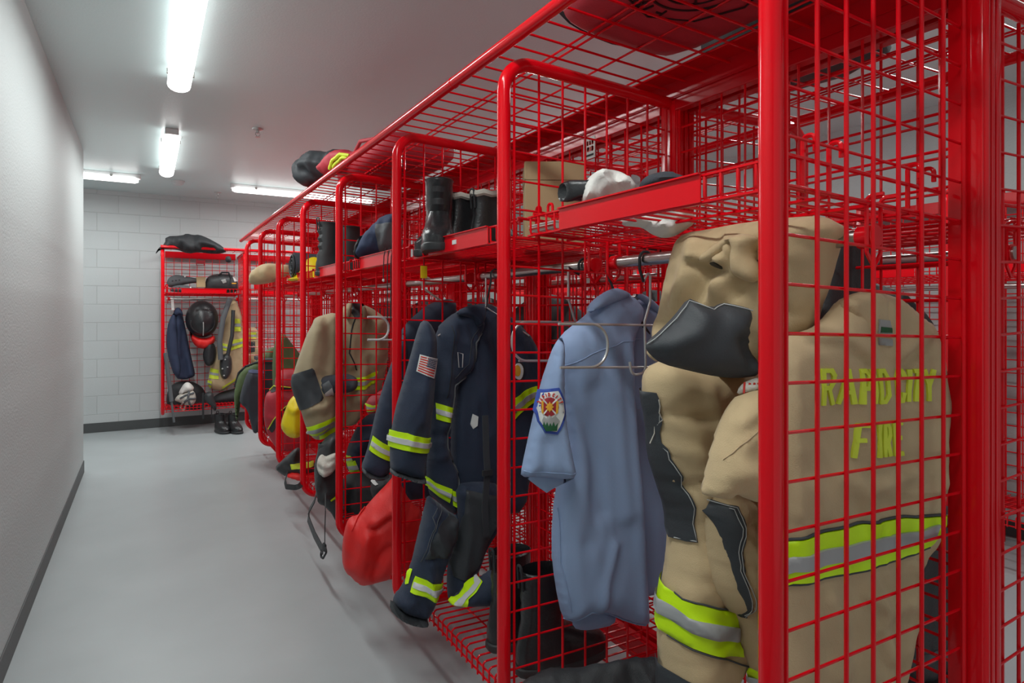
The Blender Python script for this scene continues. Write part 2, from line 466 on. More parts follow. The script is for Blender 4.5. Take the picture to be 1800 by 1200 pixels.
# ------------------------------------------------------------------ cloth tools
_tab = np.random.RandomState(7).rand(64, 256, 256)
def vnoise(x, y, seed=0):
    T = _tab[seed % 64]
    xi = np.floor(x).astype(int); yi = np.floor(y).astype(int)
    fx = x - xi; fy = y - yi
    fx = fx * fx * (3 - 2 * fx); fy = fy * fy * (3 - 2 * fy)
    g = lambda a, b: T[a & 255, b & 255]
    return (g(xi, yi) * (1 - fx) + g(xi + 1, yi) * fx) * (1 - fy) + (g(xi, yi + 1) * (1 - fx) + g(xi + 1, yi + 1) * fx) * fy
def seg_dist(P, A, B):
    """distance from points P (n,2) to segments A-B (m,2) -> (n,m)"""
    d = B - A; L2 = np.maximum((d ** 2).sum(1), 1e-12)
    t = np.clip(((P[:, None, :] - A[None]) * d[None]).sum(2) / L2[None], 0, 1)
    q = A[None] + t[..., None] * d[None]
    return np.sqrt(((P[:, None, :] - q) ** 2).sum(2))
def poly_dist(P, poly): return seg_dist(P, poly, np.roll(poly, -1, 0)).min(1)
def line_dist(P, line): return seg_dist(P, line[:-1], line[1:]).min(1)
def inside(P, poly):
    x, y = P[:, 0], P[:, 1]; r = np.zeros(len(P), bool); n = len(poly)
    for i in range(n):
        x1, y1 = poly[i - 1]; x2, y2 = poly[i]
        c = (y1 > y) != (y2 > y)
        with np.errstate(divide='ignore', invalid='ignore'):
            r ^= c & (x < (x2 - x1) * (y - y1) / (y2 - y1 + 1e-15) + x1)
    return r
def chaikin(p, n):
    p = np.asarray(p, float)
    for _ in range(n):
        q = np.roll(p, -1, 0)
        p = np.stack([p * .75 + q * .25, p * .25 + q * .75], 1).reshape(-1, 2)
    return p
def resample(p, h):
    out = []
    n = len(p)
    for i in range(n):
        a, b = p[i], p[(i + 1) % n]; L = np.hypot(*(b - a)); k = max(1, int(round(L / h)))
        for j in range(k): out.append(a + (b - a) * j / k)
    return np.array(out)

class Sheet:
    """a hanging cloth plane: origin O, horizontal axis U turned by ang from +X, V up, N towards the aisle"""
    def __init__(self, O, ang=0.0, tilt=0.0):
        a = math.radians(ang)
        self.O = Vector(O); self.U = Vector((math.cos(a), math.sin(a), 0)); self.N = Vector((math.sin(a), -math.cos(a), 0)); self.V = Vector((0, 0, 1))
        if tilt:
            R = Matrix.Rotation(math.radians(tilt), 3, self.U); self.N = R @ self.N; self.V = R @ self.V
        self.layers = None
    def uv(self, px, py, h=0.0):
        d = Vector(ray(px, py)); c = Vector((0, 0, CAM_H)); O = self.O + self.N * float(h)
        t = (O - c).dot(self.N) / d.dot(self.N)
        p = c + d * t - O
        return (p.dot(self.U), p.dot(self.V))
    def uvs(self, pts): return np.array([self.uv(*p) for p in pts])
    def at(self, u, v, h): return self.O + self.U * float(u) + self.V * float(v) + self.N * float(h)

class Cloth:
    """a stuffed or hanging piece of cloth with outline, thickness, folds and wrinkles; also gives its own front surface to the tapes and patches sewn on it"""
    def __init__(self, S, outline, T=.04, w=.05, back=None, folds=(), wr=.006, freq=9., aspect=.35, ang=0., seed=1, round_=2, h=.014, warp=None, power=.5, px=True):
        self.S = S; self.T = T; self.w = w; self.back = T * .8 if back is None else back
        pl = S.uvs(outline) if px else np.array(outline, float)
        self.poly = chaikin(pl, round_)
        self.folds = [(np.array([S.uv(*q, T) for q in p]) if px else np.array(p, float), a, ww) for p, a, ww in folds]
        self.wr, self.freq, self.aspect, self.ang, self.seed, self.h, self.warp, self.power = wr, freq, aspect, math.radians(ang), seed, h, warp, power
        self.uc = self.poly.mean(0)
    def puv(self, pts):
        """points seen in the photograph, carried onto the bulging front surface"""
        P = self.S.uvs(pts)
        for _ in range(14):
            d = np.where(inside(P, self.poly), poly_dist(P, self.poly), 0)
            h = self.T * np.power(np.maximum(0, 1 - (1 - np.clip(d / self.w, 0, 1)) ** 2), .8)
            P = .75 * P + .25 * np.array([self.S.uv(*q, x) for q, x in zip(pts, h)])
        return P
    def prof(self, d): return np.power(np.maximum(0, 1 - (1 - np.clip(d / self.w, 0, 1)) ** 2), self.power)
    def bend(self, P):
        if self.warp is None: return np.zeros(len(P))
        return np.array([self.warp(u - self.uc[0], v - self.uc[1]) for u, v in P])
    def H(self, P):
        P = np.asarray(P, float); d = np.where(inside(P, self.poly), poly_dist(P, self.poly), 0)
        pr = self.prof(d); h = self.T * pr
        for ln, a, ww in self.folds:
            h = h + a * np.exp(-(line_dist(P, ln) / ww) ** 2) * np.minimum(1, pr * 1.3)
        if self.wr:
            c, s = math.cos(self.ang), math.sin(self.ang)
            x = (P[:, 0] * c + P[:, 1] * s) * self.freq; y = (-P[:, 0] * s + P[:, 1] * c) * self.freq * self.aspect
            wx = x + 1.3 * vnoise(x * .5, y * .5, self.seed + 1); wy = y + 1.3 * vnoise(x * .5 + 9, y * .5 + 5, self.seed + 2)
            n = (1 - np.abs(2 * vnoise(wx, wy, self.seed) - 1)) + .45 * (1 - np.abs(2 * vnoise(wx * 2.1, wy * 2.1, self.seed + 3) - 1)) + .28 * (1 - np.abs(2 * vnoise(x * 4.1 + wy, y * 4.1 + wx, self.seed + 4) - 1))
            h = h + 2.3 * self.wr * (n - .9) * np.minimum(1, pr * 1.15)
        return h + self.bend(P)
    def mesh(self, poly, h):
        B = resample(poly, h); lo, hi = B.min(0), B.max(0)
        gx = np.arange(lo[0], hi[0], h); gy = np.arange(lo[1], hi[1], h * .87)
        G = np.array([(x + (h / 2 if j % 2 else 0), y) for j, y in enumerate(gy) for x in gx]) if len(gx) and len(gy) else np.zeros((0, 2))
        if len(G): G = G[inside(G, poly)]
        if len(G): G = G[poly_dist(G, poly) > h * .5]
        n = len(B)
        vs = [Vector((float(a), float(b))) for a, b in B] + [Vector((float(a), float(b))) for a, b in G]
        r = delaunay_2d_cdt(vs, [], [list(range(n))], 1, 1e-6)
        V = np.array([(p.x, p.y) for p in r[0]])
        return V, [tuple(f) for f in r[2]]
    def body(self):
        V, Fc = self.mesh(self.poly, self.h); d = poly_dist(V, self.poly); edge = d < 1e-5
        hf = self.H(V); bd = self.bend(V)
        hb = bd - self.back * self.prof(d)
        hf = np.where(edge, bd, np.maximum(hf, hb + .004))
        m = MB(); S = self.S
        front = [S.at(u, v, h) for (u, v), h in zip(V, hf)]
        idx = {}; verts = list(front)
        for i, (u, v) in enumerate(V):
            if edge[i]: idx[i] = i
            else: idx[i] = len(verts); verts.append(S.at(u, v, hb[i]))
        m.add(verts, Fc + [tuple(idx[i] for i in reversed(f)) for f in Fc])
        return m
    def patch(self, outline, off=.0045, round_=0, h=None, px=True, clip=False):
        pl = self.puv(outline) if px else np.array(outline, float)
        pl = chaikin(pl, round_) if round_ else pl
        V, Fc = self.mesh(pl, h or self.h)
        out = ~inside(V, self.poly); wrap = np.zeros(len(V))
        if out.any():                      # what overhangs the cloth is wrapped round its edge
            A = self.poly; Bq = np.roll(A, -1, 0); dd = Bq - A; P = V[out]
            t = np.clip(((P[:, None] - A[None]) * dd[None]).sum(2) / np.maximum((dd ** 2).sum(1), 1e-12)[None], 0, 1)
            q = A[None] + t[..., None] * dd[None]; k = ((P[:, None] - q) ** 2).sum(2).argmin(1)
            q = q[np.arange(len(P)), k]; e = np.maximum(np.hypot(*(P - q).T), 1e-6); o = (P - q) / e[:, None]
            e2 = np.minimum(e, .85 * self.back); d = self.w * (1 - np.sqrt(1 - (e2 / self.back) ** 2))
            V = V.copy(); V[out] = q + o * (off + .001 - d)[:, None]; wrap[out] = e2
        S = self.S; hh = np.where(out, self.bend(V) - wrap, self.H(V) + off)
        verts = [S.at(u, v, x) for (u, v), x in zip(V, hh)]; m = MB()
        # thin rim so the tape has thickness
        cnt = {}
        for f in Fc:
            for a, b in zip(f, f[1:] + f[:1]): cnt[(a, b)] = 1
        rim = [(a, b) for (a, b) in cnt if (b, a) not in cnt]
        low = {}
        for a, b in rim:
            for q in (a, b):
                if q not in low: low[q] = len(verts); verts.append(S.at(V[q][0], V[q][1], hh[q] - (0 if out[q] else off + .004)))
        m.add(verts, Fc + [(b, a, low[a], low[b]) for a, b in rim])
        return m
    def line(self, pts, r=.0012, off=.001, step=.012, m=None, px=True, n=5):
        p = self.puv(pts) if px else np.array(pts, float); out = []
        for a, b in zip(p[:-1], p[1:]):
            k = max(1, int(np.hypot(*(b - a)) / step))
            for j in range(k): out.append(a + (b - a) * j / k)
        out.append(p[-1]); out = np.array(out); hh = self.H(out) + off
        return (m or MB()).tube([self.S.at(u, v, x) for (u, v), x in zip(out, hh)], r, n)

def put(mb, name, m, parent, **kw):
    """builds world-space geometry as a part of a thing (or of a part of it)"""
    r = parent
    while r.parent: r = r.parent
    L = r.location
    kw.setdefault('angle', 75)
    mb.v = [(x - L.x, y - L.y, z - L.z) for x, y, z in mb.v]
    return mb.build(name, m, parent, **kw)
def quad_pt(Q, s, t):
    """Q: TL, TR, BR, BL pixels; s across, t up"""
    TL, TR, BR, BL = [np.array(q, float) for q in Q]
    return (BL * (1 - s) + BR * s) * (1 - t) + (TL * (1 - s) + TR * s) * t
def tape(c, Q, root, name='reflective_tape', lime='lime', silver='silver', s0=.34, s1=.66, off=.006, h=.008, outline=None):
    """lime tape with a silver stripe; Q may be two pixel polylines (top, bottom), each left to right"""
    top, bot = Q
    b = put(c.patch(list(top) + list(reversed(bot)), off, h=h), name, M[lime], root)
    T = np.array(top, float); B = np.array(bot, float)
    lo = T * (1 - s0) + B * s0; hi = T * (1 - s1) + B * s1
    put(c.patch([tuple(p) for p in lo] + [tuple(p) for p in hi[::-1]], off + .0055, h=h), 'silver_stripe', M[silver], b)
    return b
GLYPH = {
    'R': [[(0, 0), (0, 1), (.7, 1), (1, .85), (1, .65), (.7, .48), (0, .48)], [(.5, .48), (1, 0)]],
    'A': [[(0, 0), (.5, 1), (1, 0)], [(.2, .33), (.8, .33)]],
    'P': [[(0, 0), (0, 1), (.7, 1), (1, .85), (1, .6), (.7, .45), (0, .45)]],
    'I': [[(.5, 0), (.5, 1)]],
    'D': [[(0, 0), (0, 1), (.6, 1), (1, .78), (1, .22), (.6, 0), (0, 0)]],
    'C': [[(1, .78), (.75, 1), (.25, 1), (0, .78), (0, .22), (.25, 0), (.75, 0), (1, .22)]],
    'T': [[(0, 1), (1, 1)], [(.5, 1), (.5, 0)]],
    'Y': [[(0, 1), (.5, .5), (1, 1)], [(.5, .5), (.5, 0)]],
    'F': [[(0, 0), (0, 1), (1, 1)], [(0, .52), (.8, .52)]],
    'E': [[(1, 1), (0, 1), (0, 0), (1, 0)], [(0, .52), (.8, .52)]],
    'G': [[(1, .8), (.75, 1), (.25, 1), (0, .78), (0, .22), (.25, 0), (.75, 0), (1, .25), (1, .45), (.55, .45)]],
    'S': [[(1, .82), (.75, 1), (.25, 1), (0, .8), (.1, .6), (.9, .4), (1, .2), (.75, 0), (.25, 0), (0, .18)]],
    'U': [[(0, 1), (0, .2), (.25, 0), (.75, 0), (1, .2), (1, 1)]],
}
def letters(c, items, th, off=.003, px=True, sub=3):
    """items: (char, TL, TR, BR, BL) with th the stroke width in px"""
    m = MB()
    for ch, *Q in items:
        wq = max(1e-6, np.hypot(*(np.array(Q[1]) - np.array(Q[0])))); hq = max(1e-6, np.hypot(*(np.array(Q[0]) - np.array(Q[3]))))
        ex, ey = min(.4, .5 * th / wq), min(.4, .5 * th / hq)
        for st in GLYPH[ch]:
            P = [quad_pt(Q, ex + s * (1 - 2 * ex), ey + t * (1 - 2 * ey)) for s, t in st]
            for a, b in zip(P[:-1], P[1:]):
                d = (b - a) / max(1e-9, np.hypot(*(b - a))); nrm = np.array([-d[1], d[0]]) * th / 2
                a2, b2 = a - d * th * .35, b + d * th * .35
                pts = []
                for j in range(sub + 1):
                    q = a2 + (b2 - a2) * j / sub; pts += [q + nrm, q - nrm]
                U = c.puv(pts) if px else np.array(pts); hh = c.H(U) + off
                vs = [c.S.at(u, v, x) for (u, v), x in zip(U, hh)]
                k = len(vs); vs += [c.S.at(u, v, x - off - .003) for (u, v), x in zip(U, hh)]
                fs = []
                for j in range(sub):
                    i = 2 * j; fs += [(i, i + 1, i + 3, i + 2), (i, i + 2, k + i + 2, k + i), (i + 1, k + i + 1, k + i + 3, i + 3)]
                fs += [(0, k, k + 1, 1), (k - 2, k - 1, 2 * k - 1, 2 * k - 2)]
                m.add(vs, fs)
    return m
def run_letters(text, Q, gap=.25, widths=None):
    """splits a quad into one small quad per character"""
    W = [(.45 if ch == 'I' else .55 if ch == ' ' else 1.) for ch in text]; tot = sum(W) + gap * (len(text) - 1); x = 0; out = []
    for ch, w in zip(text, W):
        if ch != ' ':
            a, b = x / tot, (x + w) / tot
            out.append((ch, quad_pt(Q, a, 1), quad_pt(Q, b, 1), quad_pt(Q, b, 0), quad_pt(Q, a, 0)))
        x += w + gap
    return out

# ------------------------------------------------------------------ boots
def boot_mesh(hgt=.26, L=.29, wd=.1, creases=0):
    prof = [(.022, -.085, L - .09, 1.0), (.05, -.088, L - .088, 1.0), (.075, -.086, L - .11, .95), (.095, -.08, L - .16, .86),
            (.12, -.076, .07, .82), (.15, -.072, .058, .82)]
    z = .15
    while z < hgt - .01:
        z += .022; prof.append((z, -.070 - .012 * (z - .15), .058 + .03 * (z - .15), .84 + .25 * (z - .15)))
    n = 24
    def ring(z, xa, xb, k, shrink=0.0):
        cx = (xa + xb) / 2; rx = (xb - xa) / 2 - shrink; ry = wd / 2 * k - shrink; R = []
        for j in range(n):
            a = 2 * PI * j / n; c, s = math.cos(a), math.sin(a)
            e = .75 if rx > ry * 1.6 else .95
            taper = 1 - .12 * max(0, -c) if rx > ry * 1.6 else 1
            R.append((cx + rx * math.copysign(abs(c) ** e, c), ry * math.copysign(abs(s) ** e, s) * taper, z))
        return R
    rings = []
    for i, (z, xa, xb, k) in enumerate(prof):
        o = creases * (.5 - (i % 2)) if i > 3 else 0
        rings.append(ring(z, xa - o, xb + o, k))
    z, xa, xb, k = prof[-1]
    rings.append(ring(z + .006, xa - .004, xb + .004, k * 1.06)); rings.append(ring(z + .010, xa + .002, xb - .002, k * .97))
    for dz in (.01, .05, .1): rings.append(ring(z - dz, xa + .007, xb - .007, k * .9))
    up = MB().loft(rings)
    sole = MB().loft([ring(0, -.088, L - .088, .98), ring(.006, -.092, L - .084, 1.05), ring(.022, -.092, L - .084, 1.05), ring(.026, -.088, L - .088, 1.0)])
    heel = [(z, xa, xb, k)]
    return up, sole, (xa, xb, wd * k, z)
def make_boot(label, loc, rotz, hgt=.26, L=.29, wd=.1, creases=.006, m='leather', tilt=None, group=None, laces=False, lining=None, strap=True):
    t = thing('boot', label, 'boot', loc, 0, group)
    up, so, (xa, xb, w, z) = boot_mesh(hgt, L, wd, creases)
    u = up.build('upper', M[m], t); so.build('sole', M['rubber'], t)
    if strap:
        MB().tube(fillet([(xa - .002, -.012, z - .04), (xa - .008, -.012, z + .03), (xa - .008, .012, z + .03), (xa - .002, .012, z - .04)], .01, 3), .004, 6).build('pull_loop', M['black'], t)
    if laces:
        lm = MB()
        for k in range(6):
            zz = .1 + k * (hgt - .13) / 6; x = .075 - .012 * k + .002 if k < 2 else .062
            lm.tube([(x - .004, -.026, zz), (x + .008, 0, zz + .01), (x - .004, .026, zz)], .0022, 5)
        lm.build('laces', M['black'], t)
    if lining:
        rr = [(xa + (xb - xa) / 2 + (xb - xa) * .52 * math.cos(2 * PI * j / 14), w * .55 * math.sin(2 * PI * j / 14), z + .012 + .006 * (j % 2)) for j in range(14)]
        MB().tube(rr, .012, 7, closed=True).build('fleece_lining', M[lining], t)
    t.rotation_euler = (tilt[0], tilt[1], rotz) if tilt else (0, 0, rotz)
    return t
# ================================================================== first bay
# ---- light blue shirt on a hanger
def hook(root, p, y, m='black', r=.0035, drop=.06, name='hook', side=-1):
    """hanger hook over the rod at depth y; p = neck point below"""
    c = Vector((XL + ROD_X, y, ROD_Z)); R = .0215
    pts = [c + Vector((R * math.cos(a), 0, R * math.sin(a))) for a in [math.radians(q) for q in (-40, -10, 20, 50, 80, 110, 140, 170, 195)]]
    if side > 0: pts = [Vector((2 * c.x - q.x, q.y, q.z)) for q in pts]
    pts += [pts[-1] + Vector((0, 0, -.02)), Vector(p)]
    return put(MB().tube(pts, r, 8), name, M[m], root)
Y = 1.37
S = Sheet((XL + ROD_X, Y, 1.2))
r = thing('dress_shirt', 'light blue short sleeved uniform shirt on a hanger with round sleeve patch', 'shirt', atY(1085, 700, Y))
side = Cloth(Sheet((XL + ROD_X, Y + .02, 1.2), 4), [(1100, 540), (1130, 522), (1165, 542), (1215, 590), (1235, 700), (1240, 900), (1235, 1020), (1184, 1034), (1135, 1050), (1112, 1050), (1095, 800)], T=.03, w=.05, wr=.008, freq=6, aspect=.2, seed=4, round_=1)
put(side.body(), 'side_panel', M['blue'], r)
bk = Cloth(S, [(1081, 507), (1060, 516), (1032, 551), (1012, 567), (986, 588), (979, 605), (980, 650), (990, 720), (996, 790), (974, 862), (968, 958), (975, 1025), (988, 1087), (1003, 1091), (1035, 1075), (1066, 1077), (1090, 1088), (1119, 1097), (1137, 1098), (1134, 1040), (1129, 985), (1121, 870), (1112, 780), (1106, 660), (1106, 600), (1128, 548), (1110, 518)],
    T=.05, w=.07, back=.02, wr=.006, freq=6, aspect=.18, seed=2, round_=1, h=.011,
    folds=[([(1010, 655), (1030, 740), (1055, 830), (1062, 900)], -.012, .02), ([(1075, 610), (1090, 760), (1100, 900)], .014, .03), ([(1045, 690), (1050, 800), (1040, 950)], -.012, .03),
           ([(1000, 870), (985, 960), (1000, 1060)], .012, .02), ([(1060, 1075), (1062, 1030), (1080, 960)], .012, .016), ([(1105, 600), (1115, 800), (1132, 1090)], .016, .02)])
b = put(bk.body(), 'back_panel', M['blue'], r)
put(bk.line([(986, 643), (1040, 622), (1092, 600), (1128, 595)], .0016, .0), 'yoke_seam', M['blue'], b)
put(bk.line([(976, 890), (980, 985), (1003, 1075)], .0016, .0), 'side_seam', M['blue'], b)
put(bk.line([(990, 1086), (1003, 1089), (1035, 1073), (1066, 1075), (1090, 1086), (1119, 1095), (1134, 1095)], .002, .0), 'hem', M['blue'], b)
tail = Cloth(Sheet((XL + ROD_X, Y + .015, 1.2)), [(1005, 1080), (1007, 1103), (1025, 1108), (1047, 1106), (1080, 1098), (1084, 1080), (1050, 1060)], T=.008, w=.02, wr=.004, seed=3, round_=1)
put(tail.body(), 'shirt_tail', M['blue'], r)
col = Cloth(Sheet((XL + ROD_X, Y - .035, 1.2)), [(1081, 505), (1060, 514), (1042, 530), (1031, 553), (1060, 540), (1090, 529), (1111, 518), (1098, 510)], T=.014, w=.02, back=.03, wr=.002, round_=1, h=.007)
put(col.body(), 'collar', M['blue'], r)
col2 = Cloth(Sheet((XL + ROD_X, Y - .01, 1.2)), [(1112, 517), (1135, 516), (1168, 546), (1165, 556), (1140, 538)], T=.012, w=.02, back=.02, wr=.002, round_=1, h=.007)
put(col2.body(), 'collar', M['blue'], r)
SS = Sheet((.86, Y - .05, 1.2), -14)
inn = Cloth(Sheet((.86, Y - .03, 1.2), -14), [(918, 834), (945, 855), (961, 866), (972, 859), (1010, 840), (960, 820)], T=.006, w=.02, wr=0, round_=0)
put(inn.body(), 'sleeve_lining', M['blue'], r)
sl = Cloth(SS, [(986, 588), (972, 610), (966, 626), (950, 672), (930, 760), (917, 820), (915, 838), (940, 838), (985, 842), (1015, 841), (1006, 800), (995, 745), (992, 660), (994, 610)], T=.035, w=.05, back=.02, wr=.004, freq=7, aspect=.25, seed=6, round_=1, h=.010,
           folds=[([(978, 615), (985, 700), (1005, 830)], .01, .015), ([(962, 780), (955, 838)], -.01, .02)])
slo = put(sl.body(), 'sleeve', M['blue'], r)
put(sl.line([(919, 826), (965, 830), (1011, 829)], .0012, 0), 'hem_stitch', M['blue'], slo)
# shoulder patch
sh = [(946, 684), (979, 680), (988, 700), (991, 722), (984, 752), (979, 763), (957, 760), (943, 740), (938, 715)]
def scale_poly(p, k, c=None):
    p = np.array(p, float); c = p.mean(0) if c is None else np.array(c); return [tuple(q) for q in (p - c) * k + c]
pt = put(sl.patch(sh, .003, h=.008), 'shoulder_patch', M['patch_blue'], slo)
put(sl.patch(scale_poly(sh, .87), .0042, h=.008), 'patch_field', M['patch_white'], pt)
def disc(c, rx, ry, n=18): return [(c[0] + rx * math.cos(2 * PI * k / n), c[1] + ry * math.sin(2 * PI * k / n)) for k in range(n)]
put(sl.patch(disc((963.5, 714), 15.5, 17), .0052, h=.006), 'patch_cross', M['patch_maroon'], pt)
g = MB()
for k in range(4):
    a = PI / 4 + k * PI / 2; ca, sa = math.cos(a), math.sin(a)
    q = [(963.5 + 5 * ca - 1 * sa, 714 + 5.5 * sa + 1 * ca), (963.5 + 17 * ca - 1.4 * sa, 714 + 18.5 * sa + 1.4 * ca), (963.5 + 17 * ca + 1.4 * sa, 714 + 18.5 * sa - 1.4 * ca), (963.5 + 5 * ca + 1 * sa, 714 + 5.5 * sa - 1 * ca)]
    pp = sl.patch(q, .0058, h=.005); g.add(pp.v, pp.f)
put(g, 'cross_bar', M['patch_white'], pt)
put(sl.patch([(963.5 + (8 if k % 2 == 0 else 5) * math.cos(PI * k / 8), 714 + (9.5 if k % 2 == 0 else 6) * math.sin(PI * k / 8)) for k in range(16)], .0064, h=.005), 'patch_emblem', M['patch_gold'], pt)
g = MB()
for q in ([(949, 703), (952, 703), (952, 727), (949, 723)], [(975, 703), (978, 704), (978, 724), (975, 727)]):
    pp = sl.patch(q, .0062, h=.005); g.add(pp.v, pp.f)
put(g, 'cross_trim', M['patch_gold'], pt)
put(sl.patch([(950, 737), (953, 730), (958, 734), (963, 728), (969, 733), (974, 729), (981, 738), (977, 750), (952, 748)], .006, h=.006), 'patch_mountain', M['patch_grey'], pt)
put(sl.patch([(951, 746), (953, 739), (956, 746), (959, 740), (962, 748), (965, 742), (968, 748), (971, 740), (974, 748), (978, 742), (977, 756), (957, 756)], .0066, h=.005), 'patch_trees', M['patch_green'], pt)
arc = []
for i, ch in enumerate('RAPID'):
    a = math.radians(205 + i * 15); c = np.array([964 + 20 * math.cos(a), 716 + 24 * math.sin(a)]); arc.append((ch, a, c))
for i, ch in enumerate('CITY'):
    a = math.radians(288 + i * 15); c = np.array([964 + 20 * math.cos(a), 716 + 24 * math.sin(a)]); arc.append((ch, a, c))
it = []
for ch, a, c in arc:
    tx = np.array([-math.sin(a), math.cos(a)]); ty = np.array([math.cos(a), math.sin(a)]); w, hh = 1.7, 3.2
    it.append((ch, c - tx * w + ty * hh, c + tx * w + ty * hh, c + tx * w - ty * hh, c - tx * w - ty * hh))
put(letters(sl, it, 1.1, .0062, sub=1), 'patch_lettering', M['flag_red'], pt)
hg = thing('clothes_hanger', 'black hanger inside the light blue shirt, hooked on the steel rod', 'hanger', atY(1075, 500, Y))
hook(hg, atY(1078, 508, Y), Y, side=-1)
put(MB().tube([atY(1010, 605, Y), atY(1045, 565, Y), atY(1078, 512, Y), atY(1115, 550, Y), atY(1150, 600, Y)], .006, 8), 'shoulder_bar', M['black'], hg)

# ---- steel drying hangers
def steel_hanger(label, Yh, stem, bars, u_bend, jhook, hookx):
    t = thing('wire_hanger', label, 'hanger', atY(stem[0][0], stem[0][1], Yh))
    P = lambda q, dy=0: atY(q[0], q[1], Yh + dy)
    put(MB().tube(fillet([P(q) for q in stem], .02, 4), .0035, 8), 'stem', M['chrome'], t)
    mb = MB()
    for b in bars: mb.tube([P(q) for q in b], .0033, 8)
    put(mb, 'cross_bar', M['chrome'], t)
    put(MB().tube(fillet([P(q, -.006) for q in u_bend], .05, 8), .0036, 8), 'u_bar', M['chrome'], t)
    if jhook: put(MB().tube(fillet([P(q, -.01) for q in jhook], .02, 6), .0036, 8), 'j_hook', M['chrome'], t)
    hook(t, P(stem[0]), Yh, r=.0042, name='rubber_hook', side=hookx)
    return t
steel_hanger('wide steel wire hanger in front of the light blue shirt', 1.235, [(1131, 495), (1143, 471), (1143, 530), (1133, 565), (1134, 620)],
    [[(982, 569), (1170, 572)], [(985, 646), (1160, 645)]], [(982, 569), (1068, 570), (1068, 645), (985, 646)], [(1134, 600), (1135, 655), (1110, 660), (1107, 636)], -1)
steel_hanger('steel wire hanger half hidden behind the shirt, hung in the second locker', 1.50, [(999, 470), (999, 525), (1010, 562), (1012, 564)],
    [[(904, 565), (1030, 567)], [(912, 634), (1000, 634)]], [(990, 566), (900, 565), (900, 634), (985, 634)], None, -1)

# ---- tan turnout trousers folded over the rod
Yp = .97
r = thing('turnout_trousers', 'tan turnout trousers with black knee patches folded over the rod beside the blue shirt', 'trousers', atY(1250, 700, Yp))
S = Sheet((XL + .27, Yp, 1.3), -4)
SD = Sheet((1.085, .85, 1.3), -86)
dr = Cloth(SD, [(1206, 408), (1240, 404), (1290, 394), (1340, 387), (1400, 381), (1450, 379), (1477, 396), (1480, 412), (1462, 425), (1450, 470), (1436, 520), (1425, 545), (1420, 580), (1380, 620), (1335, 665), (1230, 660), (1165, 640), (1148, 620), (1158, 578), (1172, 540), (1182, 490), (1192, 440)],
           T=.05, w=.05, back=.09, wr=.010, freq=9, aspect=.45, ang=35, seed=11, round_=1, h=.010,
           folds=[([(1225, 430), (1215, 480), (1195, 540)], .02, .025), ([(1228, 452), (1260, 462), (1280, 458)], .022, .012), ([(1228, 462), (1255, 476), (1285, 474)], -.022, .012),
                  ([(1250, 480), (1238, 510), (1225, 535)], -.02, .02), ([(1300, 430), (1290, 470), (1270, 510)], .025, .025), ([(1330, 440), (1320, 480), (1290, 520)], -.02, .02), ([(1390, 425), (1400, 450), (1380, 490)], .025, .022), ([(1398, 400), (1440, 415), (1460, 440)], .02, .02)])
d0 = put(dr.body(), 'folded_top', M['tan'], r)
for q in ([(1254, 468), (1264, 462), (1279, 462), (1278, 471), (1268, 474)], [(1316, 468), (1320, 452), (1334, 462), (1335, 470)]):
    put(dr.patch(q, .006, round_=1, h=.008), 'lining', M['black'], d0)
flap = Cloth(Sheet((1.012, .85, 1.3), -86), [(1222, 456), (1240, 440), (1262, 424), (1290, 412), (1318, 410), (1332, 420), (1322, 432), (1318, 446), (1330, 470), (1330, 500), (1300, 490), (1285, 480), (1288, 450), (1292, 428), (1278, 440), (1262, 456), (1240, 462)], T=.02, w=.02, back=.04, wr=.008, freq=14, seed=15, round_=2, h=.009)
put(flap.body(), 'pocket_flap', M['tan'], r)
l1 = Cloth(S, [(1162, 632), (1144, 645), (1137, 668), (1138, 700), (1147, 740), (1150, 800), (1165, 850), (1182, 900), (1183, 950), (1178, 1000), (1172, 1035), (1166, 1070), (1164, 1113), (1166, 1172), (1168, 1260), (1240, 1275), (1268, 1190), (1300, 1140), (1305, 1080), (1330, 900), (1350, 700), (1338, 650), (1250, 640)],
           T=.075, w=.07, wr=.011, freq=8, aspect=.7, ang=60, seed=21, round_=1, h=.012,
           folds=[([(1160, 731), (1210, 735), (1250, 737)], -.02, .012), ([(1155, 745), (1205, 752), (1250, 752)], .014, .02), ([(1165, 790), (1220, 800)], .016, .02), ([(1200, 865), (1230, 850), (1262, 828)], -.018, .012),
                  ([(1195, 850), (1225, 835), (1255, 810)], .014, .018), ([(1250, 690), (1258, 740), (1262, 800)], .014, .02), ([(1205, 960), (1225, 900), (1240, 860)], .02, .03)])
lg = put(l1.body(), 'leg', M['tan'], r)
kp = l1.patch([(1105, 690), (1145, 689), (1153, 728), (1152, 775), (1165, 801), (1190, 840), (1203, 884), (1213, 947), (1178, 945), (1150, 925), (1115, 860), (1105, 780)], .006, h=.010)
k0 = put(kp, 'knee_patch', M['char'], lg)
put(l1.line([(1150, 728), (1149, 775), (1162, 803), (1186, 841), (1199, 885), (1209, 944), (1180, 942)], .0011, .008), 'stitching', M['thread'], k0)
put(l1.line([(1147, 700), (1152, 735), (1146, 760), (1138, 778)], .0014, .008), 'loose_thread', M['offwhite'], lg)
tape(l1, ([(1140, 1016), (1173, 1030), (1187, 1047), (1230, 1061), (1287, 1072)], [(1135, 1098), (1165, 1109), (1208, 1132), (1260, 1147), (1294, 1146)]), lg)
put(l1.line([(1176, 1035), (1187, 1045), (1230, 1058), (1287, 1069)], .002, .004), 'tape_edge', M['cuff'], lg)
put(l1.line([(1166, 1111), (1208, 1135), (1260, 1150), (1294, 1149)], .002, .004), 'tape_edge', M['cuff'], lg)
put(l1.patch([(1140, 1160), (1166, 1172), (1190, 1184), (1232, 1200), (1262, 1198), (1250, 1230), (1140, 1230)], .006, h=.012), 'leg_cuff', M['char'], lg)
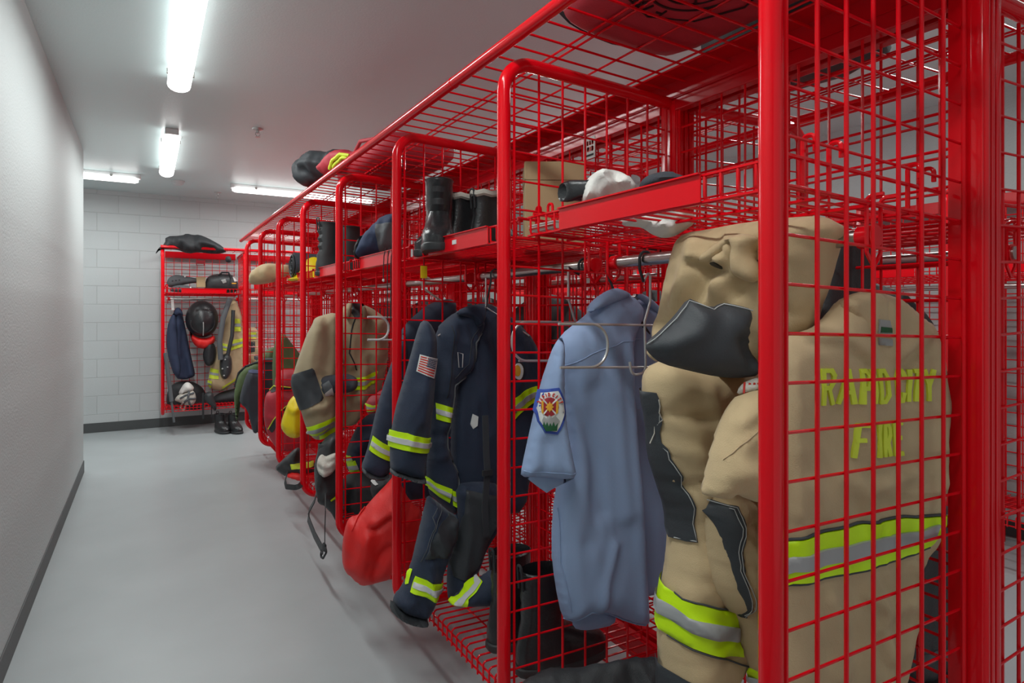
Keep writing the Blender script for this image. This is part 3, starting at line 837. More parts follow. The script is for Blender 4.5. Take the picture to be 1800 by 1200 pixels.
l2 = Cloth(Sheet((XL + .27, Yp - .08, 1.0), -6), [(1238, 870), (1275, 862), (1312, 868), (1326, 905), (1336, 960), (1345, 1050), (1350, 1200), (1340, 1260), (1318, 1180), (1303, 1140), (1292, 1080), (1272, 1070), (1252, 1030), (1244, 960)],
           T=.055, w=.05, wr=.012, freq=11, aspect=.6, ang=50, seed=27, round_=1, h=.010, folds=[([(1300, 880), (1310, 900), (1290, 925)], .02, .02), ([(1310, 940), (1318, 1000), (1310, 1080)], .02, .02), ([(1250, 950), (1265, 980)], .012, .014), ([(1258, 1010), (1275, 1040)], .012, .012)])
lg2 = put(l2.body(), 'leg', M['tan'], r)
k1 = put(l2.patch([(1234, 873), (1260, 880), (1283, 884), (1285, 927), (1291, 992), (1299, 1045), (1304, 1081), (1293, 1079), (1282, 1027), (1269, 975), (1250, 923)], .006, h=.010), 'knee_patch', M['char'], lg2)
mb = l2.line([(1238, 876), (1280, 886), (1282, 930), (1288, 994), (1300, 1078)], .0011, .008)
l2.line([(1242, 881), (1275, 889), (1277, 930), (1284, 994), (1296, 1074)], .0011, .008, m=mb)
put(mb, 'stitching', M['thread'], k1)
tape(l2, ([(1316, 1172), (1330, 1177), (1346, 1180)], [(1322, 1205), (1334, 1212), (1350, 1216)]), lg2)
pad = Cloth(Sheet((.90, .84, 1.3), -27), [(1209, 523), (1225, 530), (1250, 541), (1270, 531), (1300, 537), (1321, 543), (1318, 560), (1314, 595), (1318, 618), (1335, 637), (1337, 660), (1296, 665), (1259, 662), (1213, 652), (1162, 639), (1142, 623), (1133, 609), (1140, 597), (1157, 583), (1185, 555)],
            T=.045, w=.05, wr=.005, freq=6, aspect=.6, seed=31, round_=1, h=.010, folds=[([(1185, 600), (1230, 585), (1250, 545)], .012, .02), ([(1310, 600), (1318, 620), (1330, 640)], -.02, .012), ([(1150, 612), (1160, 625)], -.014, .01)])
po = put(pad.body(), 'knee_pad', M['char'], r)
put(pad.line([(1137, 604), (1158, 587), (1187, 559), (1210, 528), (1226, 534), (1250, 544), (1270, 534), (1319, 546)], .0013, .001), 'stitching', M['thread'], po)

# ---- tan turnout coat seen from behind
r = thing('turnout_coat', 'tan turnout coat lettered in lime across its back, behind the nearest wire panel', 'coat', (1.15, .70, .9))
S = Sheet((1.0, .722, 1.2), -10)
ct = Cloth(S, [(1489, 520), (1515, 511), (1560, 516), (1580, 528), (1615, 556), (1632, 567), (1641, 588), (1649, 623), (1655, 662), (1661, 690), (1663, 714), (1657, 740), (1654, 783), (1651, 848), (1648, 900), (1641, 957), (1618, 985), (1611, 1021), (1611, 1055), (1600, 1110), (1581, 1182), (1560, 1290), (1360, 1290), (1352, 1100), (1350, 900), (1352, 700), (1358, 620), (1383, 592), (1413, 581), (1446, 570), (1470, 545)],
           T=.034, w=.05, back=.05, wr=.007, freq=8, aspect=.45, ang=15, seed=41, round_=1, h=.009,
           folds=[([(1420, 600), (1480, 605), (1525, 640)], -.012, .012), ([(1410, 590), (1470, 590), (1520, 620)], .010, .015), ([(1575, 625), (1600, 600), (1630, 590)], .012, .015), ([(1590, 640), (1620, 620)], -.012, .012), ([(1395, 640), (1392, 760), (1398, 900)], .010, .014),
                  ([(1480, 840), (1510, 870), (1530, 920)], .012, .016), ([(1500, 840), (1520, 860), (1600, 830)], .012, .014), ([(1420, 850), (1440, 900)], .010, .016), ([(1450, 1050), (1470, 1100), (1475, 1180)], .014, .02), ([(1520, 1040), (1560, 1070), (1600, 1060)], .014, .016), ([(1540, 1100), (1560, 1150)], .012, .014)])
cb = put(ct.body(), 'back_panel', M['tan_coat'], r)
cl = Cloth(Sheet((1.0, .700, 1.2), -10), [(1484, 528), (1514, 512), (1560, 517), (1582, 532), (1606, 560), (1594, 570), (1590, 600), (1572, 630), (1541, 624), (1524, 598), (1512, 585), (1500, 560)], T=.014, w=.02, back=.03, wr=.006, freq=12, seed=44, round_=1, h=.008)
co = put(cl.body(), 'collar', M['tan_coat'], r)
put(cl.line([(1512, 590), (1526, 602), (1542, 627), (1572, 632), (1590, 606)], .002, .0), 'collar_edge', M['black'], co)
lb = put(cl.patch([(1538, 561), (1568, 564), (1568, 588), (1537, 585)], .003, h=.008), 'label', M['patch_grey'], co)
put(cl.patch([(1541, 574), (1566, 576), (1566, 585), (1540, 584)], .004, h=.008), 'label_print', M['patch_green'], lb)
put(cl.patch([(1538, 593), (1568, 596), (1568, 608), (1538, 606)], .003, h=.008), 'label', M['patch_grey'], co)
for nm, lst, q in (('lettering', [('R', 1437, 1464), ('A', 1470, 1500), ('P', 1503, 1523), ('I', 1525, 1532), ('D', 1536, 1559), ('C', 1571, 1590), ('I', 1592, 1599), ('T', 1601, 1618), ('Y', 1619, 1642)], ((1437, 642.5), (1640, 644), (1640, 709), (1439, 717.5))),
                   ('lettering', [('F', 1503, 1523), ('I', 1535, 1543), ('R', 1546, 1563), ('E', 1566, 1585)], ((1508, 739), (1584, 735), (1584, 803), (1502, 810)))):
    it = []
    for ch, a, b2 in lst:
        s0, s1 = (a - q[0][0]) / (q[1][0] - q[0][0]), (b2 - q[0][0]) / (q[1][0] - q[0][0])
        it.append((ch, quad_pt(q, s0, .94), quad_pt(q, s1, .94), quad_pt(q, s1, .06), quad_pt(q, s0, .06)))
    put(letters(ct, it, 7.4, .004), nm, M['letter'], cb)
top = [(1352, 950), (1383, 946), (1440, 934), (1493, 921), (1580, 907), (1649, 897)]
bot = [(1352, 1026), (1383, 1020), (1440, 1010), (1493, 1000), (1580, 976), (1630, 957)]
tb = tape(ct, (top, bot), cb, s0=.36, s1=.70, h=.010)
put(ct.line([(x, y - 3) for x, y in top], .0028, .002), 'tape_edge', M['cuff'], tb)
put(ct.line([(x, y + 3) for x, y in bot], .0028, .002), 'tape_edge', M['cuff'], tb)
sv = Cloth(Sheet((.86, .80, 1.2), -22), [(1336, 684), (1312, 690), (1295, 698), (1273, 728), (1252, 788), (1240, 845), (1231, 866), (1245, 872), (1273, 877), (1288, 864), (1312, 877), (1345, 886), (1400, 890), (1410, 690), (1370, 670)],
           T=.05, w=.06, back=.05, wr=.008, freq=8, aspect=.5, ang=70, seed=47, round_=1, h=.010, folds=[([(1262, 800), (1300, 768), (1338, 745)], -.012, .01), ([(1250, 850), (1290, 835), (1338, 838)], .014, .02), ([(1285, 720), (1300, 800)], .012, .03)])
so = put(sv.body(), 'sleeve', M['tan'], r)
put(sv.line([(1262, 803), (1290, 778), (1338, 750)], .0012, .001), 'seam', M['tan_coat'], so)
cu = Cloth(Sheet((.86, .82, 1.2), -22), [(1294, 694), (1300, 678), (1315, 668), (1338, 662), (1338, 690), (1315, 690)], T=.015, w=.02, wr=.006, freq=30, aspect=.2, seed=48, round_=1, h=.007)
co = put(cu.body(), 'striped_knit_wrist', M['offwhite'], r)
mb = MB()
for k in range(5): cu.line([(1303 + 7 * k, 690), (1308 + 7 * k, 672)], .0022, .002, m=mb)
put(mb, 'red_stripe', M['flag_red'], co)

# ---- black padded strap hanging behind the coat
r = thing('shoulder_strap', 'black padded shoulder strap hanging between tan trousers and tan coat', 'strap', atY(1460, 500, .88))
st = Cloth(Sheet((1.25, .88, 1.3), -6), [(1458, 412), (1470, 400), (1500, 400), (1522, 404), (1522, 470), (1518, 520), (1490, 535), (1465, 560), (1450, 585), (1412, 585), (1422, 560), (1434, 510), (1446, 460)], T=.03, w=.03, wr=.003, seed=51, round_=1, h=.010)
o = put(st.body(), 'pad', M['gear_black'], r)
put(st.line([(1462, 418), (1450, 470), (1438, 515), (1420, 570)], .003, .002), 'piping', M['leather'], o)
put(MB().tube([atY(1412, 574, .85), atY(1445, 576, .85)], .008, 8), 'buckle', M['leather'], o)

# ---- shelf contents
zs = SHZ + .005
r = thing('flash_hood', 'off-white cloth hood crumpled on the shelf over the blue shirt, sagging through the wires', 'hood', atX(1070, 330, 1.0))
hd = Cloth(Sheet((1.0, 1.10, zs), -35), [(1022, 350), (1024, 325), (1040, 306), (1058, 297), (1078, 298), (1098, 304), (1112, 318), (1124, 332), (1120, 345), (1080, 356), (1040, 366), (1024, 362)], T=.07, w=.06, wr=.02, freq=13, aspect=.8, seed=61, round_=2, h=.009, folds=[([(1030, 352), (1040, 320), (1062, 302)], .02, .012), ([(1042, 352), (1048, 325), (1064, 308)], -.02, .012), ([(1085, 310), (1090, 325), (1100, 330)], -.03, .012)])
put(hd.body(), 'hood', M['white'], r)
dp = Cloth(Sheet((1.12, .98, 1.5), -30), [(1085, 384), (1110, 380), (1150, 370), (1185, 366), (1220, 376), (1222, 392), (1205, 404), (1185, 416), (1165, 419), (1145, 412), (1130, 400), (1108, 398), (1095, 397)], T=.04, w=.04, wr=.02, freq=12, aspect=.7, seed=63, round_=2, h=.009, folds=[([(1125, 385), (1150, 400), (1190, 385)], .02, .014), ([(1160, 380), (1190, 392), (1215, 385)], -.02, .012)])
put(dp.body(), 'hanging_skirt', M['white'], r)
r = thing('glove', 'black leather glove cuff sticking out left of the off-white hood', 'glove', atX(1005, 340, .95))
S = Sheet((.95, 1.20, zs), -35)
c1 = atY(988, 338, 1.22); c2 = atY(1035, 330, 1.16)
rings = []
for k in range(6):
    q = c1.lerp(c2, k / 5); rr = .028 + .004 * math.sin(k)
    rings.append([(q.x, q.y + rr * 1.1 * math.cos(2 * PI * j / 12) * .6, q.z + rr * .8 * math.sin(2 * PI * j / 12)) for j in range(12)])
inner = [[(p[0] + .004, c1.y + (p[1] - c1.y) * .75, c1.z + (p[2] - c1.z) * .75) for p in rings[0]]]
inner.append([(p[0] + .05, p[1] * 1.0, p[2]) for p in inner[0]])
put(MB().loft(list(reversed(inner)) + rings), 'cuff', M['leather'], r)
r = thing('notebook', 'small pale striped notebook on the shelf edge left of the black glove', 'notebook', atX(975, 365, .93))
p = atX(975, 372, .93)
put(MB().box(p.x - .04, p.x + .04, p.y - .06, p.y + .06, zs + .002, zs + .018), 'pages', M['blue_item'], r, smooth=False)
put(MB().box(p.x - .042, p.x + .042, p.y - .062, p.y + .062, zs + .018, zs + .021), 'cover', M['patch_white'], r, smooth=False)
put(MB().box(p.x - .043, p.x - .04, p.y - .06, p.y + .06, zs + .008, zs + .012), 'stripe', M['flag_red'], r, smooth=False)
r = thing('cap', 'dark knit cap on the shelf behind the red name plate, right of the off-white hood', 'cap', atX(1165, 330, 1.08))
cp = Cloth(Sheet((1.08, .95, zs), -30), [(1122, 335), (1126, 318), (1140, 307), (1165, 301), (1190, 304), (1205, 315), (1210, 330), (1170, 345)], T=.07, w=.06, wr=.006, freq=14, seed=66, round_=2, h=.010)
put(cp.body(), 'crown', M['darkgrey'], r)
# dark cloth on the seat shelf
r = thing('dark_trousers', 'crumpled black cloth lying on the seat shelf at the bottom edge', 'cloth', (1.0, 1.0, .31))
dk = Cloth(Sheet((1.0, 1.12, .34), -25, tilt=-55), [(905, 1215), (925, 1190), (960, 1180), (1010, 1183), (1060, 1172), (1110, 1165), (1160, 1160), (1185, 1180), (1190, 1300), (900, 1300)], T=.06, w=.06, wr=.02, freq=10, aspect=.6, seed=69, round_=2, h=.014)
put(dk.body(), 'cloth', M['black'], r)

# ---- red duffel bag on the overhead rack
r = thing('duffel_bag', 'dark red duffel bag with black printed emblem lying on the overhead rack', 'bag', (1.12, .95, 2.06))
def bag_rings(n=28):
    R = []
    for y, k in ((.56, .5), (.575, .82), (.62, 1), (.80, 1.03), (1.0, 1.0), (1.2, 1.02), (1.275, .98), (1.315, .8), (1.33, .4)):
        ring = []
        for j in range(n):
            a = 2 * PI * j / n; c, s = math.cos(a), math.sin(a)
            x = 1.10 + .235 * k * math.copysign(abs(c) ** .6, c) + .01 * math.sin(9 * y + j)
            z = 2.055 + .13 + .13 * k * math.copysign(abs(s) ** .55, s) + (.008 * math.sin(17 * y + 2 * j) if s > -.5 else 0) - .0325 * (x - .807)
            ring.append((x, y, z))
        R.append(ring)
    return R
bg_ = put(MB().loft(bag_rings()), 'body', M['redbag'], r)
zb = 2.0535
pr = MB()
E = Vector((1.03, .965, 0))
def zp(x): return zb - .0325 * (x - .807)
def flat_ring(rad, th, n=40, sq=1.0):
    pts = [(E.x + rad * math.cos(2 * PI * k / n), E.y + rad * sq * math.sin(2 * PI * k / n)) for k in range(n)]
    pr.tube([(x, y, zp(x)) for x, y in pts], th, 4, closed=True)
flat_ring(.155, .0025, 8); flat_ring(.10, .003); flat_ring(.072, .0022)
for k in range(4):
    a = PI / 4 + k * PI / 2
    pr.tube([(E.x + .02 * math.cos(a), E.y + .02 * math.sin(a), zp(E.x)), (E.x + .07 * math.cos(a), E.y + .07 * math.sin(a), zp(E.x))], .004, 4)
pr.tube([(E.x - .04, E.y - .01, zp(E.x)), (E.x - .01, E.y + .03, zp(E.x)), (E.x + .03, E.y - .02, zp(E.x)), (E.x + .05, E.y + .02, zp(E.x))], .003, 4)
for word, a0, sgn in (('FIRE', 1.0, 1), ('FIRE', -2.2, 1)):
    for i, ch in enumerate(word):
        a = a0 + .28 * i + (.5 if a0 > 0 else 0)
        c = Vector((E.x + .127 * math.cos(a), E.y + .127 * math.sin(a), 0)); tx = Vector((math.sin(a), -math.cos(a), 0)) * -1; ty = Vector((math.cos(a), math.sin(a), 0))
        for stp in GLYPH[ch]:
            P = [c + tx * ((s - .5) * .022) + ty * ((t2 - .5) * .03) for s, t2 in stp]
            pr.tube([(p.x, p.y, zp(p.x)) for p in P], .0026, 4)
put(pr, 'printed_emblem', M['redprint'], bg_)
put(MB().tube([(.88, .7, 2.2), (.85, .85, 2.12), (.85, 1.05, 2.12), (.88, 1.18, 2.2)], .012, 8), 'handle', M['black'], r)
put(MB().tube([(1.1 + .20 * math.cos(a), 1.335, 2.16 + .08 * math.sin(a)) for a in [k * PI / 8 for k in range(17)]], .006, 6), 'end_piping', M['black'], r)
# ================================================================== second bay
Y = 2.05
XR = XL + ROD_X
r = thing('duty_coat', 'navy coat with flag patch and lime bands, hanging out over the corridor', 'coat', atY(800, 700, Y))
S = Sheet((XR, Y + .02, 1.2), 0)
inn = Cloth(Sheet((XR, Y + .05, 1.2), 0), [(815, 545), (850, 530), (880, 542), (920, 575), (945, 610), (950, 680), (945, 740), (935, 820), (915, 900), (880, 905), (830, 880), (800, 900), (790, 800), (800, 650)], T=.05, w=.06, wr=.012, freq=7, aspect=.3, seed=71, round_=1, h=.014)
io = put(inn.body(), 'right_half', M['navy'], r)
tape(inn, ([(900, 702), (925, 684), (942, 678)], [(902, 738), (926, 714), (942, 704)]), io)
put(inn.patch(disc((910, 652), 10, 17), .004, h=.008), 'round_badge', M['black'], io)
b_ = put(inn.patch(disc((909, 652), 8, 14.5), .005, h=.008), 'round_badge', M['patch_white'], io)
put(inn.patch(disc((907, 651), 5, 10), .006, h=.008), 'badge_emblem', M['patch_gold'], b_)
put(inn.patch([(830, 727), (838, 731), (836, 747), (830, 753), (826, 745)], .004, h=.008), 'small_badge', M['patch_white'], io)
body = Cloth(S, [(768, 575), (790, 555), (803, 548), (812, 542), (828, 536), (840, 540), (847, 562), (846, 577), (836, 600), (832, 640), (820, 660), (801, 676), (796, 708), (788, 748), (785, 788), (796, 812), (804, 834), (801, 880), (798, 906), (790, 902), (768, 880), (751, 866), (749, 800), (755, 700), (762, 620)],
             T=.055, w=.05, wr=.012, freq=9, aspect=.5, ang=10, seed=73, round_=1, h=.010, folds=[([(800, 560), (795, 620), (785, 690)], .014, .016), ([(775, 600), (778, 680), (770, 760)], -.014, .018), ([(760, 810), (790, 800)], .012, .018), ([(758, 770), (788, 765)], -.012, .016)])
bo = put(body.body(), 'front_panel', M['navy'], r)
tape(body, ([(767, 708), (781, 712), (794, 716)], [(766, 736), (776, 739), (787, 741)]), bo, silver='silver_light')
tape(body, ([(746, 833), (765, 848), (794, 859)], [(753, 858), (770, 872), (787, 882)]), bo, silver='silver_light')
tape(body, ([(794, 861), (801, 863)], [(793, 886), (799, 889)]), bo)
put(body.line([(847, 577), (835, 602), (831, 642), (819, 660), (800, 677), (795, 708), (787, 748), (785, 787), (796, 812), (803, 834), (797, 880)], .0032, .002), 'zipper', M['slate'], bo)
put(body.line([(840, 577), (828, 602), (824, 640), (800, 665)], .0012, .002), 'stitching', M['cuff'], bo)
put(body.line([(790, 572), (797, 590), (793, 640), (786, 700)], .0016, .0), 'seam', M['black'], bo)
put(MB().tube([body.S.at(*body.S.uv(791, 617), .066), body.S.at(*body.S.uv(800, 620), .066), body.S.at(*body.S.uv(799, 643), .066), body.S.at(*body.S.uv(793, 643), .066)], .0022, 6, closed=True), 'snap_ring', M['chrome'], bo)
cl = Cloth(Sheet((XR, Y - .04, 1.2), 0), [(800, 552), (812, 542), (828, 535), (846, 536), (856, 542), (849, 572), (838, 575), (832, 560), (818, 556)], T=.02, w=.02, back=.05, wr=.006, seed=74, h=.008)
put(cl.body(), 'collar', M['navy'], r)
SL = Sheet((.80, Y - .07, 1.2), -12)
sl = Cloth(SL, [(741, 562), (755, 565), (768, 590), (768, 625), (766, 668), (760, 732), (752, 793), (748, 832), (747, 843), (727, 840), (700, 831), (686, 826), (685, 800), (686, 766), (694, 720), (707, 675), (720, 630), (732, 585)],
           T=.06, w=.07, wr=.008, freq=8, aspect=.35, ang=-15, seed=76, round_=1, h=.010, folds=[([(735, 690), (720, 740), (716, 790)], .012, .03), ([(758, 600), (750, 660), (742, 740)], .012, .02)])
so = put(sl.body(), 'sleeve', M['navy'], r)
tape(sl, ([(672, 752), (684, 755), (715, 759), (757, 769), (770, 772)], [(672, 780), (684, 783), (715, 789), (755, 795), (768, 798)]), so, silver='silver_light')
cf = Cloth(Sheet((.80, Y - .075, 1.2), -12), [(685, 822), (700, 826), (727, 836), (749, 838), (748, 848), (727, 846), (700, 836), (685, 832)], T=.066, w=.02, wr=.003, seed=77, round_=1, h=.007)
put(cf.body(), 'cuff', M['cuff'], so)
fl = put(sl.patch([(737, 622), (768, 630), (761, 664), (731, 652)], .003, h=.008), 'flag_patch', M['patch_white'], so)
Qf = ((738.5, 625), (766, 631.5), (759.5, 661), (733, 650.5))
mb = MB()
for k in range(7):
    t0, t1 = 1 - (2 * k) / 13, 1 - (2 * k + 1) / 13
    s1 = .46 if k < 4 else 1
    pp = sl.patch([quad_pt(Qf, 0, t0), quad_pt(Qf, s1, t0), quad_pt(Qf, s1, t1), quad_pt(Qf, 0, t1)], .0042, h=.008); mb.add(pp.v, pp.f)
put(mb, 'flag_stripe', M['flag_red'], fl)
cnt = put(sl.patch([quad_pt(Qf, .47, 1), quad_pt(Qf, 1, 1), quad_pt(Qf, 1, .46), quad_pt(Qf, .47, .46)], .0046, h=.008), 'flag_canton', M['patch_navy'], fl)
mb = MB()
for i in range(5):
    for j in range(6):
        c = quad_pt(Qf, .51 + .088 * j, .94 - .098 * i); pp = sl.patch(disc(c, .8, .9, 5), .0054, h=.01); mb.add(pp.v, pp.f)
put(mb, 'flag_star', M['patch_white'], fl)
hg = thing('clothes_hanger', 'white wire hanger of the navy coat with flag patch, hooked on the rod', 'hanger', atY(852, 530, Y))
hook(hg, atY(853, 545, Y), Y, m='black', side=-1, name='rubber_hook')
put(MB().tube([atY(854, 488, Y), atY(854, 540, Y)], .003, 8).tube([atY(854, 540, Y), atY(770, 590, Y)], .003, 8).tube([atY(854, 540, Y), atY(930, 590, Y)], .003, 8), 'wire', M['chrome'], hg)

# navy turnout trousers under the coat
r = thing('turnout_trousers', 'navy trousers with grey knees and lime bands hanging under the navy flag coat', 'trousers', atY(790, 900, 1.9))
S = Sheet((.95, 1.95, .6), -8)
lr = Cloth(Sheet((1.02, 1.98, .6), -4), [(800, 850), (840, 845), (880, 850), (890, 900), (872, 930), (855, 965), (841, 998), (826, 1026), (806, 1040), (788, 1056), (785, 1030), (786, 990), (800, 950), (805, 900)], T=.05, w=.06, wr=.01, freq=8, aspect=.5, seed=81, round_=1, h=.012)
lo = put(lr.body(), 'right_leg', M['navy'], r)
put(lr.patch([(818, 860), (870, 870), (878, 900), (858, 950), (838, 996), (818, 1020), (795, 1010), (788, 985), (800, 950), (815, 900)], .004, h=.012), 'knee_patch', M['char'], lo)
ll = Cloth(S, [(751, 868), (765, 878), (797, 905), (806, 900), (803, 945), (792, 975), (783, 992), (778, 1018), (770, 1046), (757, 1076), (750, 1086), (728, 1084), (704, 1072), (690, 1058), (692, 1048), (709, 1026), (722, 992), (735, 935), (746, 890)], T=.06, w=.06, wr=.011, freq=10, aspect=.5, ang=15, seed=83, round_=1, h=.010,
           folds=[([(770, 890), (755, 930), (745, 980)], .012, .016), ([(735, 1040), (760, 1050)], .012, .02)])
lo = put(ll.body(), 'left_leg', M['navy'], r)
put(ll.patch([(787, 899), (803, 910), (801, 945), (784, 978), (744, 978), (757, 950), (770, 925)], .004, h=.010), 'knee_patch', M['char'], lo)
tape(ll, ([(729, 1010), (750, 1018), (777, 1023)], [(719, 1036), (745, 1046), (770, 1048)]), lo, silver='silver_light')
put(ll.patch([(720, 998), (723, 998), (716, 1022), (711, 1024)], .003, h=.009), 'side_tape', M['lime'], lo)
cf = Cloth(Sheet((.95, 1.94, .6), -8), [(689, 1054), (706, 1068), (728, 1080), (751, 1082), (751, 1095), (728, 1095), (700, 1085), (684, 1070)], T=.066, w=.025, wr=.003, seed=85, round_=1, h=.008)
put(cf.body(), 'cuff', M['char'], lo)
mb = ll.line([(766, 880), (757, 905), (763, 920), (750, 950), (738, 985)], .0014, .001); ll.line([(775, 886), (770, 910), (760, 935), (748, 970)], .0014, .001, m=mb)
put(mb, 'stitching', M['slate'], lo)
ft = Cloth(Sheet((1.0, 1.80, .4), -15), [(789, 1056), (806, 1040), (824, 1022), (845, 1013), (862, 1002), (878, 990), (884, 1010), (886, 1045), (878, 1061), (850, 1062), (815, 1063), (795, 1061)], T=.05, w=.05, wr=.008, seed=87, round_=1, h=.010)
fo = put(ft.body(), 'lower_leg', M['navy'], r)
tape(ft, ([(788, 1056), (806, 1043), (824, 1021), (836, 1012)], [(816, 1063), (822, 1050), (838, 1030), (846, 1018)]), fo, silver='silver_light', s0=.3, s1=.7)
cf = Cloth(Sheet((1.02, 1.77, .4), -15), [(858, 1062), (853, 1045), (862, 1015), (876, 992), (888, 992), (886, 1062)], T=.045, w=.03, wr=.003, seed=88, round_=1, h=.009)
put(cf.body(), 'cuff', M['char'], fo)
mb = MB().tube([atY(853, 730, 1.88), atY(855, 800, 1.87), atY(857, 830, 1.86), atY(852, 890, 1.86), atY(855, 942, 1.86)], 1, 4, flat=(.016, .003, (0, 1, 0)))
put(mb, 'suspender', M['char'], r)
put(MB().box(*[v for p in [(0,)] for v in ()] or (atY(857, 830, 1.85).x - .018, atY(857, 830, 1.85).x + .018, 1.848, 1.856, atY(857, 836, 1.85).z, atY(857, 826, 1.85).z)), 'strap_buckle', M['black'], r, smooth=False)

# boots on the shelves of the second bay
zsh = lambda x: SHZ + .004 + SAG * (x - XL)
zse = lambda x: .3095 + SAG * (x - XL)
make_boot('black leather boot with creased shaft, toe over the name plate of the second locker', (.915, 2.085, zsh(.9)), math.radians(-116), .25, .275, .115, .012)
make_boot('black leather boot behind the creased one on the second hat shelf', (1.03, 2.175, zsh(1.03)), math.radians(-172), .235, .27, .09, .012)
make_boot('black boot with fleece lining on the second hat shelf, left of its pair', (1.055, 2.15, zsh(1.05)), math.radians(10), .21, .28, .085, .003, lining='offwhite')
make_boot('black boot with fleece lining on the second hat shelf, right of its pair', (1.10, 2.04, zsh(1.1)), math.radians(5), .205, .28, .085, .003, lining='offwhite')
make_boot('tall black boot on the seat shelf behind the blue shirt, nearer one', (1.0, 1.525, zse(1.0)), math.radians(-4), .27, .30, .115, .004)
make_boot('tall black boot on the seat shelf behind the blue shirt, partly hidden by the post', (.99, 1.69, zse(.99)), math.radians(6), .28, .30, .115, .004)
# cardboard box
r = thing('cardboard_box', 'plain brown cardboard box on the hat shelf behind the off-white hood', 'box', (1.11, 1.8, zsh(1.2)))
r.rotation_euler = (0, 0, math.radians(-29)); r.location = (1.165, 1.72, 0)
zb0 = zsh(1.06)
MB().box(-.095, .095, -.08, .10, zb0 + .001, 1.762).build('body', M['card'], r, smooth=False, bevel=.002)
MB().box(-.0965, .0965, -.0815, .1015, 1.763, 1.822).build('lid', M['card'], r, smooth=False, bevel=.002)
MB().box(-.098, -.092, -.083, -.05, 1.766, 1.82).build('lid_tab', M['card'], r, smooth=False)
r = thing('tag', 'small yellow plastic tag hanging below the shelf of the second locker', 'tag', atY(745, 475, 2.1))
p = atY(745, 478, 2.1)
put(MB().box(p.x - .012, p.x + .012, p.y - .002, p.y + .002, p.z - .022, p.z + .022), 'card', M['yellow_tag'], r, smooth=False)
put(MB().tube([(p.x, p.y, p.z + .02), (p.x, p.y, SHZ - .01)], .001, 5), 'string', M['black'], r)
# white maker plate on the back panel
p0 = atX(1027, 246, 1.375); p1 = atX(1047, 276, 1.375); ptop = atX(1047, 238, 1.375)
r = thing('sign_plate', 'small white sign with red lettering wired to the back panel above the cardboard box', 'sign', (1.375, (p0.y + p1.y) / 2, p1.z))
ya, yb = p1.y, p0.y; za, zb_ = p1.z, ptop.z
put(MB().box(1.371, 1.374, ya, yb, za, zb_), 'plate', M['patch_white'], r, smooth=False)
S = Sheet((1.371, yb, za), -90)
class FlatSign:
    def __init__(s, S): s.S = S
    def H(s, P): return np.zeros(len(P))
fs = FlatSign(S); W, Hh = yb - ya, zb_ - za
it = []
for word, v0, v1 in (('GEAR', .62, .84), ('GRID', .33, .56)):
    it += run_letters(word, ((.1 * W, v1 * Hh), (.9 * W, v1 * Hh), (.9 * W, v0 * Hh), (.1 * W, v0 * Hh)), .3)
put(letters(fs, it, .007, .001, px=False, sub=1), 'lettering', M['flag_red'], r)
put(MB().box(1.3695, 1.371, ya + .1 * W, yb - .1 * W, za + .12 * Hh, za + .2 * Hh), 'underline', M['black'], r, smooth=False)

# ================================================================== third bay
Y = 2.72
r = thing('duty_coat', 'plain navy coat in the third locker, its banded sleeve hanging behind the post', 'coat', atY(720, 650, Y))
bd = Cloth(Sheet((XR, Y, 1.2), 0), [(700, 590), (712, 570), (735, 548), (757, 532), (790, 524), (800, 530), (805, 600), (802, 700), (795, 860), (740, 880), (700, 880), (690, 800), (685, 700)], T=.06, w=.06, wr=.012, freq=7, aspect=.4, seed=91, round_=1, h=.016)
put(bd.body(), 'body', M['navy'], r)
sl = Cloth(Sheet((.88, Y - .06, 1.2), -12), [(690, 632), (705, 590), (715, 580), (716, 700), (706, 780), (698, 790), (686, 830), (668, 841), (650, 836), (637, 826), (635, 818), (642, 800), (648, 780), (661, 720), (676, 670)], T=.06, w=.06, wr=.008, freq=8, aspect=.4, seed=93, round_=1, h=.012)
so = put(sl.body(), 'sleeve', M['navy'], r)
tape(sl, ([(655, 764), (672, 777), (690, 786)], [(648, 789), (668, 803), (690, 810)]), so, silver='silver_light')
cf = Cloth(Sheet((.88, Y - .066, 1.2), -12), [(638, 820), (650, 828), (668, 834), (684, 830), (683, 838), (668, 843), (648, 840), (635, 828)], T=.065, w=.02, wr=.003, seed=94, round_=1, h=.008)
put(cf.body(), 'cuff', M['cuff'], so)
hg = thing('clothes_hanger', 'pink plastic hanger of the plain navy coat in the third locker', 'hanger', atY(780, 520, Y))
hook(hg, atY(780, 532, Y), Y, m='offwhite', side=-1, r=.005)
put(MB().tube([atY(735, 552, Y), atY(780, 530, Y), atY(802, 545, Y)], .005, 6), 'shoulder_bar', M['offwhite'], hg)

Y = 2.55
r = thing('gear_bag', 'bright red bag leaning out of the third locker behind the second post', 'bag', (.82, Y, .28))
bg1 = Cloth(Sheet((.8, Y, .6), -18), [(692, 835), (680, 850), (664, 866), (646, 886), (632, 905), (616, 907), (608, 920), (602, 950), (601, 985), (605, 1000), (616, 1012), (634, 1027), (655, 1024), (676, 1017), (706, 1012), (735, 984), (745, 900), (720, 880), (705, 850)],
            T=.10, w=.11, back=.08, wr=.018, freq=7, aspect=.5, ang=-30, seed=97, round_=1, h=.012,
            folds=[([(690, 855), (660, 900), (640, 950), (632, 1010)], .02, .03), ([(690, 910), (664, 928), (650, 930)], -.02, .012), ([(690, 900), (668, 915), (652, 915)], .014, .02), ([(645, 895), (625, 940), (612, 990)], -.014, .02), ([(690, 960), (670, 975), (660, 1000)], -.016, .02)])
bo = put(bg1.body(), 'body', M['redcloth'], r)
put(bg1.line([(642, 890), (626, 912), (618, 930)], .004, .001), 'drawstring_seam', M['redcloth'], bo)
